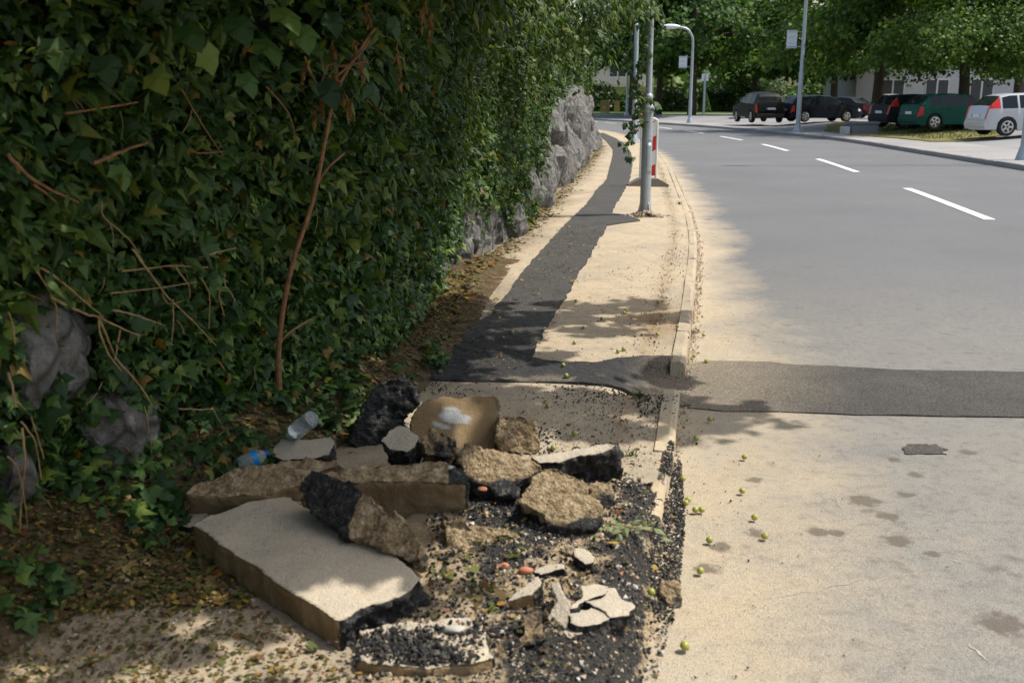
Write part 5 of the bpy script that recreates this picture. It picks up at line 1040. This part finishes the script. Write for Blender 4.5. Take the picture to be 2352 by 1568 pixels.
# ------------------------------------------------------------------ red and white roadworks beacon behind the post
bb_ = P(1487.5, 427, SW); bc = empty('roadworks_beacon', bb_); tag(bc, 'red and white striped roadworks beacon behind the lamp post', 'beacon')
t = NT('beacon_stripes'); xz = t.n('ShaderNodeSeparateXYZ'); t.L(t.co, xz.inputs[0])
w = t.math('FRACT', t.math('ADD', t.math('MULTIPLY', t.math('SUBTRACT', xz.outputs[2], t.math('MULTIPLY', xz.outputs[0], .55)), 2.1), .86)); t.col(t.mix(t.math('GREATER_THAN', w, .5), (.58, .035, .018), (.74, .74, .71))); t.set(.5, .4); M['stripes'] = t.m
M['plastic_white'] = plain('white_plastic', (.74, .73, .68), .5); M['rubber'] = plain('grey_rubber', (.20, .185, .165), .9)
vv = []; fo = [(-.155, 0), (.155, 0), (.155, .96), (.11, 1.02), (-.11, 1.02), (-.155, .96)]
o = box('striped_board', -.115, .115, -.017, .017, .17, 1.08, M['stripes'], bc); 
fr = smooth_path([(-.132, 0, .13), (-.132, 0, .6), (-.130, 0, 1.02), (-.105, 0, 1.10), (0, 0, 1.125), (.105, 0, 1.10), (.130, 0, 1.02), (.132, 0, .6), (.132, 0, .13), ], 4); tube('board_frame', fr, .021, M['plastic_white'], bc, 8)
vs = []
for y in (-.15, .15): vs += [(-.34, y, -.004), (.34, y, -.004), (.34, y, .03), (.16, y, .13), (-.16, y, .13), (-.34, y, .03)]
mk('rubber_base', vs, [(0, 1, 2, 3, 4, 5), (11, 10, 9, 8, 7, 6)] + [(i, 6 + i, 6 + (i+1) % 6, (i+1) % 6) for i in range(6)], M['rubber'], bc)

# ------------------------------------------------------------------ cars
M['tyre'] = plain('tyre', (.018, .018, .018), .85); M['rim'] = plain('alloy', (.52, .53, .55), .3, .5, .7); M['plate'] = plain('plate', (.75, .76, .78), .5); M['plateb'] = plain('plate_blue', (.03, .08, .45), .5)
t = NT('car_glass'); t.col((.012, .016, .018)); t.set(.08, .25); M['glass'] = t.m
t = NT('tail_red'); t.col((.55, .02, .012)); t.set(.2, .5); M['tail'] = t.m
t = NT('head_lamp'); t.col((.75, .78, .8)); t.set(.15, .5, .3); M['head'] = t.m
M['trim'] = plain('black_trim', (.02, .02, .021), .6)
def paint(name, c, metal=.3):
    t = NT(name); n = t.noise(60, 2); t.col(t.mix(n, tuple(x * .93 for x in c), tuple(min(1, x * 1.05) for x in c))); dk_ = max(c) < .1; t.set(.4, .08 if dk_ else .35, 0 if dk_ else metal); t.b.inputs['Coat Weight'].default_value = .02 if dk_ else .25; t.b.inputs['Coat Roughness'].default_value = .08; return t.m
SHAPES = {
 'hatch': dict(L=4.1, W=1.72, top=[(0, .58), (.04, .88), (.10, .97), (.50, 1.34), (.80, 1.41), (1.7, 1.44), (2.3, 1.40), (3.05, .99), (3.3, .93), (3.85, .80), (4.05, .68), (4.1, .50)], rear=(.14, .50), wind=(2.36, 3.0), sidew=(.52, 2.72), pil=[(1.05, 1.12), (1.92, 2.0)], wh=(.72, 3.28), cab=(.10, 3.06)),
 'wagon': dict(L=4.4, W=1.74, top=[(0, .58), (.04, .90), (.10, .98), (.34, 1.32), (.60, 1.42), (1.8, 1.48), (2.5, 1.43), (3.30, 1.0), (3.5, .94), (4.1, .80), (4.33, .68), (4.4, .50)], rear=(.13, .38), wind=(2.56, 3.25), sidew=(.42, 2.95), pil=[(.98, 1.06), (2.05, 2.13)], wh=(.85, 3.40), cab=(.10, 3.32)),
 'sedan': dict(L=4.4, W=1.74, top=[(0, .60), (.05, .93), (.12, .98), (.62, 1.02), (1.15, 1.36), (1.5, 1.42), (2.0, 1.44), (2.6, 1.38), (3.3, .98), (3.5, .93), (4.1, .78), (4.33, .66), (4.4, .5)], rear=(.70, 1.12), wind=(2.66, 3.25), sidew=(1.0, 2.95), pil=[(1.35, 1.42), (2.1, 2.18)], wh=(.9, 3.45), cab=(.6, 3.32)),
 'suv': dict(L=4.5, W=1.80, top=[(0, .62), (.04, 1.02), (.10, 1.10), (.36, 1.52), (.60, 1.62), (1.8, 1.69), (2.4, 1.64), (3.15, 1.14), (3.35, 1.07), (4.2, .95), (4.43, .80), (4.5, .55)], rear=(.13, .42), wind=(2.46, 3.10), sidew=(.50, 2.85), pil=[(1.1, 1.18), (2.05, 2.13)], wh=(.85, 3.50), cab=(.10, 3.16)),
}
def car(name, label, kind, paintm, contact, heading, z0, wheel_side=-1, tall_tail=False):
    S = SHAPES[kind]; L, W = S['L'], S['W']; hw = W / 2; Rw = .31 if kind != 'suv' else .35; suv = kind == 'suv'
    xs = np.unique(np.round(np.r_[np.linspace(0, L, 46), S['rear'], S['wind'], S['sidew'], *S['pil'], *[w_ + Rw * 1.14 * np.cos(np.linspace(0, math.pi, 9)) for w_ in S['wh']], .22, L - .28], 4))
    tx, tz = zip(*S['top']); zt = np.interp(xs, tx, tz)
    zbelt0 = 1.08 if suv else .95
    rings = []
    for x, z in zip(xs, zt):
        e_ = min(x, L - x); w_ = hw * (1 - .10 * math.exp(-e_ / .16) - .05 * math.exp(-e_ / .6))
        belt = min(zbelt0 - .02 * abs(x - L * .45), z - .015); hc = max(0, z - belt - .02)
        sill = .22 if not suv else .30; zb = sill
        for wx in S['wh']:
            d = abs(x - wx)
            if d < Rw * 1.14: zb = max(zb, Rw + math.sqrt(max(0, (Rw * 1.14) ** 2 - d * d)))
        zb = min(zb, belt - .08); wr = w_ * (.985 - .25 * min(1, hc / .48)); mid = max(.58, zb + .04); mid = min(mid, belt - .03)
        if z < .7: belt = z - .03; mid = belt - .05
        half = [(0, sill - .02), (w_ * .55, sill - .02), (w_ * .56, max(zb - .01, sill)), (w_ * .985, zb), (w_, mid), (w_ * .975, belt), (wr + .012, z - .05 - .0 * hc if hc > .12 else z - .008), (wr * .86, z - .006), (wr * .5, z + .010), (0, z + .016)]
        rings.append([(x, -a, b) for a, b in half] + [(x, a, b) for a, b in half[-2:0:-1]])
    V = np.array(rings); n = V.shape[1]; reg = {}
    def inr(xm, r): return r[0] <= xm <= r[1]
    for i in range(len(xs) - 1):
        xm = (xs[i] + xs[i+1]) / 2
        for k in range(n):
            kk = k if k < 9 else n - 1 - k           # band on the half section
            sd = 'r' if k < 9 else 'l'; key = 'body'
            if kk in (7, 8) and inr(xm, S['rear']): key = 'rear_window'
            elif kk in (7, 8) and inr(xm, S['wind']): key = 'windscreen'
            elif kk == 5 and inr(xm, S['sidew']) and not any(inr(xm, q) for q in S['pil']):
                seg = sum(xm > q[0] for q in S['pil']); key = 'side_window%s%d' % (sd, seg)
            elif xm < .22 and kk == 4 and not tall_tail: key = 'taillight' + sd
            elif tall_tail and kk in (5, 6) and xm < .46: key = 'taillight' + sd
            elif xm > L - .28 and kk == 4: key = 'headlight' + sd
            reg.setdefault(key, []).append([(i, k), (i+1, k), (i+1, (k+1) % n), (i, (k+1) % n)])
    reg['body'].append([(0, k) for k in range(n)][::-1]); reg['body'].append([(len(xs) - 1, k) for k in range(n)])
    for _ in range(4):
        if z0 > .1: q = P(*contact, z0); z0 = float(lotz(q.x, q.y))
    q = P(*contact, z0); rw = Matrix.Rotation(heading, 3, 'Z'); off = rw @ Vector((S['wh'][0], wheel_side * (hw - .1), 0))
    loc = Vector((q.x - off.x, q.y - off.y, z0)); e = empty(name, loc, heading); tag(e, label, 'car', 'cars across the road')
    for key, fl in reg.items():
        idx = {}; vs = []; fs = []
        for f in fl:
            g_ = []
            for c in f:
                if c not in idx: idx[c] = len(vs); vs.append(tuple(V[c]))
                g_.append(idx[c])
            fs.append(tuple(g_))
        nm = key.rstrip('lr0123456789') if key != 'body' else 'body'
        nm = {'side_window': 'side_window', 'taillight': 'taillight', 'headlight': 'headlight', 'rear_window': 'rear_window', 'windscreen': 'windscreen', 'body': 'body'}.get(nm, 'side_window' if key.startswith('side') else 'taillight' if key.startswith('tail') else 'headlight' if key.startswith('head') else nm)
        mk(nm, vs, fs, {'body': paintm, 'taillight': M['tail'], 'headlight': M['head']}.get(nm, M['glass']), e, nm == 'body')
    for wx in S['wh']:
        for sd in (-1, 1):
            tv, tf = lathe_vf([(Rw * .62, -.10), (Rw * .95, -.10), (Rw, -.07), (Rw, .07), (Rw * .95, .10), (Rw * .62, .10)], 22)
            tv = [(a, c, b) for a, b, c in tv]
            w_ = mk('wheel', tv, tf, M['tyre'], e, False); w_.location = (wx, sd * (hw - .105), Rw)
            rv, rf = [], []
            for k in range(5):
                a = 2 * math.pi * k / 5
                for (r, da) in ((.05, -.9), (Rw * .60, -.17), (Rw * .60, .17), (.05, .9)): rv.append((r * math.cos(a + da), sd * .112, r * math.sin(a + da)))
                rf.append(tuple(range(4 * k, 4 * k + 4)))
            m = len(rv)
            for k in range(20):
                a = 2 * math.pi * k / 20; rv += [(Rw * .58 * math.cos(a), sd * .116, Rw * .58 * math.sin(a)), (Rw * .68 * math.cos(a), sd * .105, Rw * .68 * math.sin(a))]
                k2 = (k + 1) % 20; rf.append((m + 2*k, m + 2*k + 1, m + 2*k2 + 1, m + 2*k2))
            mk('rim', rv, rf, M['rim'], w_)
    zb = .82 if not suv else .92
    box('number_plate', -.012 + .0, .012, -.26, .26, zb - .20, zb - .09, M['plate'], e); box('plate_band', -.016, -.0121, .21, .26, zb - .2, zb - .09, M['plateb'], e)
    box('rear_bumper', -.035, .10, -hw * .86, hw * .86, .30, .50, M['trim'] if kind in ('suv',) else paintm, e, .03)
    for sd in (-1, 1): box('wing_mirror', S['wind'][1] - .28, S['wind'][1] - .10, sd * (hw + .08) - .08, sd * (hw + .08) + .08, zbelt0 + .0, zbelt0 + .13, paintm, e, .03)
    for xh in (1.35, 2.35): 
        for sd in (-1, 1): box('door_handle', xh - .09, xh + .09, sd * (hw - .005) - .014, sd * (hw - .005) + .014, zbelt0 - .15, zbelt0 - .12, M['trim'], e)
    return e
zk = zm(2900, 330, 3.92)
car('parked_car', 'silver hatchback with tall red taillight at the right edge', 'hatch', paint('silver_paint', (.50, .52, .56), .45), z2(2170, 1287), rad(2), .36, -1, True)
car('parked_car', 'dark green hatchback behind the nearest tree trunk', 'hatch', paint('green_paint', (.012, .075, .055)), z2(1490, 1228), rad(8), .36)
car('parked_car', 'dark hatchback with red taillight left of the green one', 'hatch', paint('dark_paint', (.022, .022, .026)), z2(1195, 1208), rad(14), .36, -1, True)
car('parked_car', 'dark blue wagon parked side on behind the tall lamp post', 'wagon', paint('navy_paint', (.016, .019, .030)), zk(1240, 622), rad(12), .36)
car('driving_car', 'black off roader seen from behind at the side road', 'suv', paint('black_paint', (.012, .012, .013)), zk(415, 632), rad(95), .30, 1, False)
car('parked_car', 'dark saloon showing its red taillight beyond the navy wagon', 'sedan', paint('dark_grey_paint', (.03, .03, .036)), zk(2140, 560), rad(140), .36, -1)
car('parked_car', 'silver grey car beyond the gap between trunk and dark saloon', 'suv', paint('grey_paint', (.42, .44, .46)), z2(1075, 1095), rad(110), .36, 1)
car('parked_car', 'bright red car half hidden behind the black off roader', 'hatch', paint('red_paint', (.55, .02, .02)), zk(830, 560), rad(92), .36, -1, True)
car('parked_car', 'black car peeking out left of the black off roader', 'hatch', paint('jet_paint', (.014, .014, .016)), zk(215, 560), rad(80), .36, 1)
car('parked_car', 'light silver estate roof beyond the navy wagon', 'wagon', paint('pale_paint', (.55, .57, .6)), zk(1900, 520), rad(20), .36)
car('driving_car', 'dark red car going round the bend behind the rock wall', 'hatch', paint('maroon_paint', (.20, .015, .015)), z1(264, 1172), rad(112), .006, -1)

# ------------------------------------------------------------------ block beside the tree
bk = gz(*z2(850, 1222), .34); e = empty('stone_block', bk); tag(e, 'low dark stone planter block on the verge by the tree', 'stone block'); M['dstone'] = plain('dark_stone', (.17, .18, .20), .85)
hgt = (Q(*z2(850, 1150), bk.y) - bk).z; wd = (Q(*z2(975, 1200), bk.y) - Q(*z2(725, 1200), bk.y)).x
for nm, bx in (('block_body', (-wd/2, wd/2, 0, .8, -.1, hgt * .8)), ('block_coping', (-wd/2 - .05, wd/2 + .05, -.05, .85, hgt * .8, hgt))): box(nm, *bx, M['dstone'], e, .02)
box('block_end', -wd/2 - .25, -wd/2 - .06, 0, .8, -.1, hgt * .6, M['pillar'], e, .02)

# ------------------------------------------------------------------ trees
def tree(name, label, base, r, z0, z1_, nclu, per, lsize, trunk, mat, seed, sq=.38, group='trees across the road'):
    global rng
    keep = rng; rng = np.random.default_rng(seed)
    e = empty(name, base); tag(e, label, 'tree', group)
    h = z1_ * .72; pts = smooth_path([(0, 0, -.15), (.05 * trunk, .02, .8), (rng.normal(0, .1), rng.normal(0, .1), h * .5), (rng.normal(0, .3), rng.normal(0, .3), h)], 6); nn = len(pts)
    tube('trunk', pts, [trunk * (1.35 if k == 0 else 1.0) * (1 - .75 * (k / nn)) for k in range(nn)], M['bark'], e, 12)
    for k in range(9):
        a = 2.4 * k + rng.uniform(0, .6); hb = z0 + (h - z0) * rng.uniform(.02, .7); ln = r * rng.uniform(.6, .9)
        q0 = Vector((0, 0, hb)); q1 = Vector((ln * .5 * math.cos(a), ln * .5 * math.sin(a), hb + ln * .28)); q2 = Vector((ln * math.cos(a), ln * math.sin(a), hb + ln * .30))
        lp_ = smooth_path([q0, q1, q2], 5); tube('limb', lp_, np.linspace(trunk * .36, .02, len(lp_)), M['bark'], e, 7)
    c = rng.normal(size=(nclu, 3)); c = unit(c) * (rng.random((nclu, 1)) ** .38); zc_ = (z0 + z1_) / 2 ; c = c * [r, r, (z1_ - z0) / 2] + [0, 0, zc_ + (z1_ - z0) * .02]
    rr = r * .19 * rng.uniform(.7, 1.4, nclu); c[:, 2] = np.where(rng.random(nclu) < .35, z0 + (z1_ - z0) * .22 * rng.random(nclu) ** .7 + .3, c[:, 2])
    per = int(per * 1.5); k = np.repeat(np.arange(nclu), per); m = len(k); o = rng.normal(size=(m, 3)); o = unit(o) * rng.random((m, 1)) ** .45
    o = o * rr[k][:, None] * [1.25, 1.25, sq * 2]; outw = unit(c[k] - [0, 0, zc_ - 1]); o[:, 2] -= .35 * ((o[:, :2] * outw[:, :2]).sum(1))
    p = c[k] + o
    nrm = outw * .6 + [0, 0, .8] + rng.normal(0, .4, (m, 3)); tip = outw + [0, 0, -.7] + rng.normal(0, .5, (m, 3))
    tag(scatter('crown', LT_ROUND_V * [1.2, 1, 1], LT_ROUND_F, p, frames(nrm, tip), lsize * 1.02 * np.exp(rng.normal(0, .25, m)), mat, e, False, .08), kind='stuff')
    rng = keep
    return e
def tz(u, v, z): q = P(u, v, z); q.z = float(lotz(q.x, q.y)); return q
tree('linden_tree', 'leafy tree with a thick trunk between green car and silver hatchback', tz(*z2(1757, 1205), .36), 5.0, 2.15, 10.5, 80, 260, .135, .34, M['linden'], 41)
tree('linden_tree', 'leafy tree beside the stone block behind the lamp post with white sign', tz(*z2(940, 1175), .36), 5.6, 2.7, 12, 76, 200, .19, .36, M['linden'], 42)
tree('linden_tree', 'dark old tree with a broad trunk just right of the lamp with curved arm', tz(*z1(1262, 1155), .12), 6.8, 3.6, 17, 78, 120, .33, .48, M['linden_dark'], 43)
tree('linden_tree', 'dark old tree behind the nearest lamp post', tz(*z1(935, 1145), .12), 6.5, 3.8, 17, 78, 110, .33, .42, M['linden_dark'], 44)
tree('linden_tree', 'dark tree behind the second grey sidewalk post', tz(*z1(678, 1150), .12), 6.2, 4.2, 16, 70, 105, .33, .42, M['linden_dark'], 45)
tree('linden_tree', 'dense dark tree behind the white sign and navy wagon', Vector((27.0, 86, .36)), 6.5, 2.9, 15, 85, 120, .33, .42, M['linden_dark'], 46)
tree('linden_tree', 'bushy tree filling the upper right corner', Vector((24.5, 47, .36)), 5.2, 2.8, 11, 80, 240, .14, .3, M['linden'], 47)
tree('linden_tree', 'tree behind the green car in front of the grey building', Vector((33, 67, .36)), 6.0, 2.9, 12, 80, 160, .2, .34, M['linden'], 48)
tree('linden_tree', 'tree between the black off roader and the navy wagon far behind', Vector((25.5, 108, .36)), 7.0, 4.0, 16, 120, 90, .4, .45, M['linden'], 49)
tree('linden_tree', 'tree above the pink house at the bend', Vector((13.2, 112, .36)), 5.5, 5.0, 15, 100, 80, .4, .4, M['linden_dark'], 50)
def bush(name, label, base, r, h, n, size, mat, flowers=0):
    e = empty(name, base); tag(e, label, 'bush', 'bushes beyond the road')
    u_ = unit(rng.normal(size=(n, 3))) * rng.random((n, 1)) ** .3; u_[:, 2] = np.abs(u_[:, 2]); lump = 1 + .22 * fbm(u_, 3, int(abs(base[0] * 7)) + 3)[:, None]
    p = u_ * lump * [r, r * .8, h]
    tag(scatter('foliage', LT_ROUND_V * [1.2, 1, 1], LT_ROUND_F, p, frames(u_ + [0, 0, .4] + rng.normal(0, .4, (n, 3)), rng.normal(0, 1, (n, 3)) - [0, 0, .5]), size * np.exp(rng.normal(0, .25, n)), mat, e), kind='stuff')
    for k in range(3): tube('stem', [(rng.normal(0, .1), rng.normal(0, .1), -.1), (rng.normal(0, r * .3), rng.normal(0, .2), h * .7)], [.06, .02], M['bark'], e, 6)
    if flowers:
        k = rng.integers(0, n, flowers); q = p[k] * 1.06; tag(scatter('blossoms', OCT_V, OCT_F, q, randR(flowers), rng.uniform(.08, .2, flowers), M['flower'], e), kind='stuff')
B = [(5.5, 104, 2.2, 2.0, 0, 'clipped pale hedge bush at the bend left of the wooden fence'), (9.3, 108, 2.6, 3.2, 40, 'white flowering bush behind the wooden fence at the bend'), (12.5, 106, 2.2, 2.4, 14, 'rounded bush behind the second sidewalk post'), (17.2, 112, 2.4, 2.6, 30, 'flowering bush between two dark trunks'), (21.5, 110, 2.5, 2.6, 16, 'bush right of the broad dark trunk'), (25.0, 112, 3.2, 4.4, 10, 'tall light green bush left of the black off roader'), (29.5, 116, 3.4, 4.6, 8, 'tall light green bush above the black off roader'), (33.5, 112, 3.0, 4.0, 0, 'light green bush right of the black off roader'), (38, 112, 3.2, 3.6, 0, 'bush behind the navy wagon'), (8.0, 126, 3.5, 4.6, 0, 'big bush in front of the pink house')]
for x, y, r, h, fl, lb in B: bush('bush', lb, (x, y, .36), r, h, 2600, .26, M['hedge'], fl)
for x, lb in ((18.4, 'small dark cone shaped conifer left of the broad trunk'), (19.6, 'second small cone shaped conifer left of the broad trunk')):
    e = empty('conifer', (x - .5, 101, .40)); tag(e, lb, 'conifer', 'small conifers'); n = 900; t_ = rng.random(n); a = rng.uniform(0, 6.28, n); rr = .75 * (1 - t_) * rng.random(n) ** .3
    scatter('foliage', LT_LAN_V, LT_LAN_F, np.c_[rr * np.cos(a), rr * np.sin(a), .1 + 2.0 * t_], frames(np.c_[np.cos(a), np.sin(a), .5 + 0 * a], np.c_[np.cos(a), np.sin(a), .8 + 0 * a]), rng.uniform(.15, .25, n), M['linden_dark'], e)['kind'] = 'stuff'
    tube('trunk', [(0, 0, -.1), (0, 0, 1.6)], [.07, .03], M['bark'], e, 6)
# far wood closing the view
n = 12000; x = rng.uniform(-70, 150, n); top_ = 8.5 + 3 * vn(np.c_[x, 0*x, 0*x], .08, 3) + 2 * vn(np.c_[x, 0*x, 0*x], .3, 5); z = top_ * rng.random(n) ** .7; y = 146 + rng.normal(0, 4, n)
m = (fbm(np.c_[x, z * 1.4, 0*x], .16, 9) > -.35) & ~((x > 2) & (x < 17) & (z > 4.5)); p = np.c_[x, y, z][m]; k = len(p)
tag(scatter('far_wood', LT_ROUND_V * [1.3, 1, 1], LT_ROUND_F, p, frames(np.c_[rng.normal(0, .5, k), -np.ones(k), .6 + rng.normal(0, .4, k)], rng.normal(0, 1, (k, 3))), rng.uniform(.9, 1.7, k), M['linden']), 'green wood far behind closing the end of the street', 'wood', kind='stuff')

# ------------------------------------------------------------------ fence, house, building
M['wood'] = plain('yellow_wood', (.50, .34, .16), .8)
def fence(u0, u1, v, Y, h, label):
    a, b = Q(u0, v, Y), Q(u1, v, Y); n = max(3, int((b.x - a.x) / .17)); e = empty('wooden_fence', (a.x, Y, .36)); tag(e, label, 'fence', 'wooden fences at the bend')
    w = (b.x - a.x) / n
    for k in range(n): box('plank', k * w + .012, (k + 1) * w - .012, -.015, .015, .0, h + .03 * math.sin(k * 2.1), M['wood'], e)
    for z in (.25, h - .25): box('rail', 0, b.x - a.x, .016, .06, z, z + .08, M['wood'], e)
fence(*[z1(q, 0)[0] for q in (370, 460)], 262, 99, 1.25, 'yellow wooden plank fence left of the far lamp post'); fence(*[z1(q, 0)[0] for q in (505, 560)], 262, 101, 1.2, 'short wooden fence piece just left of the far lamp post')
M['cream'] = plain('cream_plaster', (.60, .52, .45), .9); M['pink'] = plain('pink_plaster', (.62, .30, .29), .9); M['roof'] = plain('red_tiles', (.32, .10, .07), .85); M['grayw'] = plain('grey_plaster', (.46, .45, .45), .9); M['winf'] = plain('window_frame', (.62, .61, .6), .6); M['wing'] = plain('window_glass', (.06, .065, .075), .1, .6); M['orange'] = plain('orange_tiles', (.5, .2, .1), .85)
def house(name, label, c, w, d, h, wallm, roofm, wins, rz=0, roof_h=2.4, balc=None, extra=None):
    e = empty(name, c, rz); tag(e, label, 'building')
    box('wall', -w/2, w/2, 0, d, -.3, h, wallm, e)
    o = .6; mk('roof', [(-w/2-o, -o, h), (w/2+o, -o, h), (w/2+o, d+o, h), (-w/2-o, d+o, h), (-w/2+d*.3, d/2, h+roof_h), (w/2-d*.3, d/2, h+roof_h)], [(0, 1, 5, 4), (1, 2, 5), (2, 3, 4, 5), (3, 0, 4), (3, 2, 1, 0)], roofm, e)
    for (x, z, ww, hh) in wins:
        f = box('window', x - ww/2, x + ww/2, -.05, .02, z, z + hh, M['winf'], e)
        for sx in (-1, 1): box('pane', x + sx * ww * .25 - ww * .21, x + sx * ww * .25 + ww * .21, -.065, -.051, z + hh * .08, z + hh * .92, M['wing'], f)
        box('sill', x - ww/2 - .08, x + ww/2 + .08, -.16, -.066, z - .09, z - .001, M['winf'], f)
    if balc:
        x0, x1, z = balc; box('balcony_slab', x0, x1, -1.4, -.002, z - .2, z, wallm, e)
        for k in range(4): box('balcony_rail', x0, x1, -1.4, -1.34, z + .2 + k * .25, z + .32 + k * .25, M['winf'], e)
    if extra: extra(e)
    return e
hq = Q(z1(400, 0)[0], 232, 134)
house('far_house', 'cream and pink house with a red roof and balcony at the bend', (hq.x, 134, .3), 13, 9, 6.6, M['cream'], M['roof'], [(-1.5, 1.0, 1.2, 1.4), (1.8, 4.2, 2.2, 1.7), (-1.5, 4.2, 1.2, 1.4), (4.4, 4.2, 1.2, 1.4)], 0, 2.6, (-4.0, 6.0, 3.2), lambda e: box('pink_corner', -6.52, -4.2, -.04, 3, -.3, 6.55, M['pink'], e))
house('far_house', 'house with an orange roof glimpsed through the dark trees', (40, 178, .3), 14, 10, 7.0, M['cream'], M['orange'], [(x, z, 1.3, 1.5) for x in (-5, -2, 2, 5) for z in (1, 4.3)], 0, 3.2)
house('office_building', 'grey building with tall windows behind the parked cars at the right', (58, 84, .36), 58, 14, 12, M['grayw'], M['dstone'], [(x, z, 1.9, 1.9) for x in np.arange(-26, 27, 3.6) for z in (1.1, 4.9, 8.4)], rad(-6), 2.0)
# grass tufts on the verge
n = 2600; lo, hi = vq.min(0), vq.max(0); g_ = rng.uniform(lo, hi, (n * 2, 2)); g_ = g_[inside(vq, g_[:, 0], g_[:, 1])][:n]; m = len(g_)
p = np.c_[g_, lotz(g_[:, 0], g_[:, 1]) + .02]; tag(scatter('verge_grass', LT_LAN_V * [.6, 1, 1], LT_LAN_F, p, frames(rng.normal(0, 1, (m, 3)) * [1, 1, .2], np.c_[rng.normal(0, .5, (m, 2)), np.ones(m)]), rng.uniform(.04, .14, m), M['hedge']), 'tufts of grass and weeds on the verge by the parked cars', 'grass', kind='stuff')
# weeds round the foot of the nearest tree
bush('weed_clump', 'leafy weeds growing round the foot of the nearest tree trunk', tuple(tz(*z2(1800, 1215), .36)), .9, .55, 500, .16, M['hedge'])
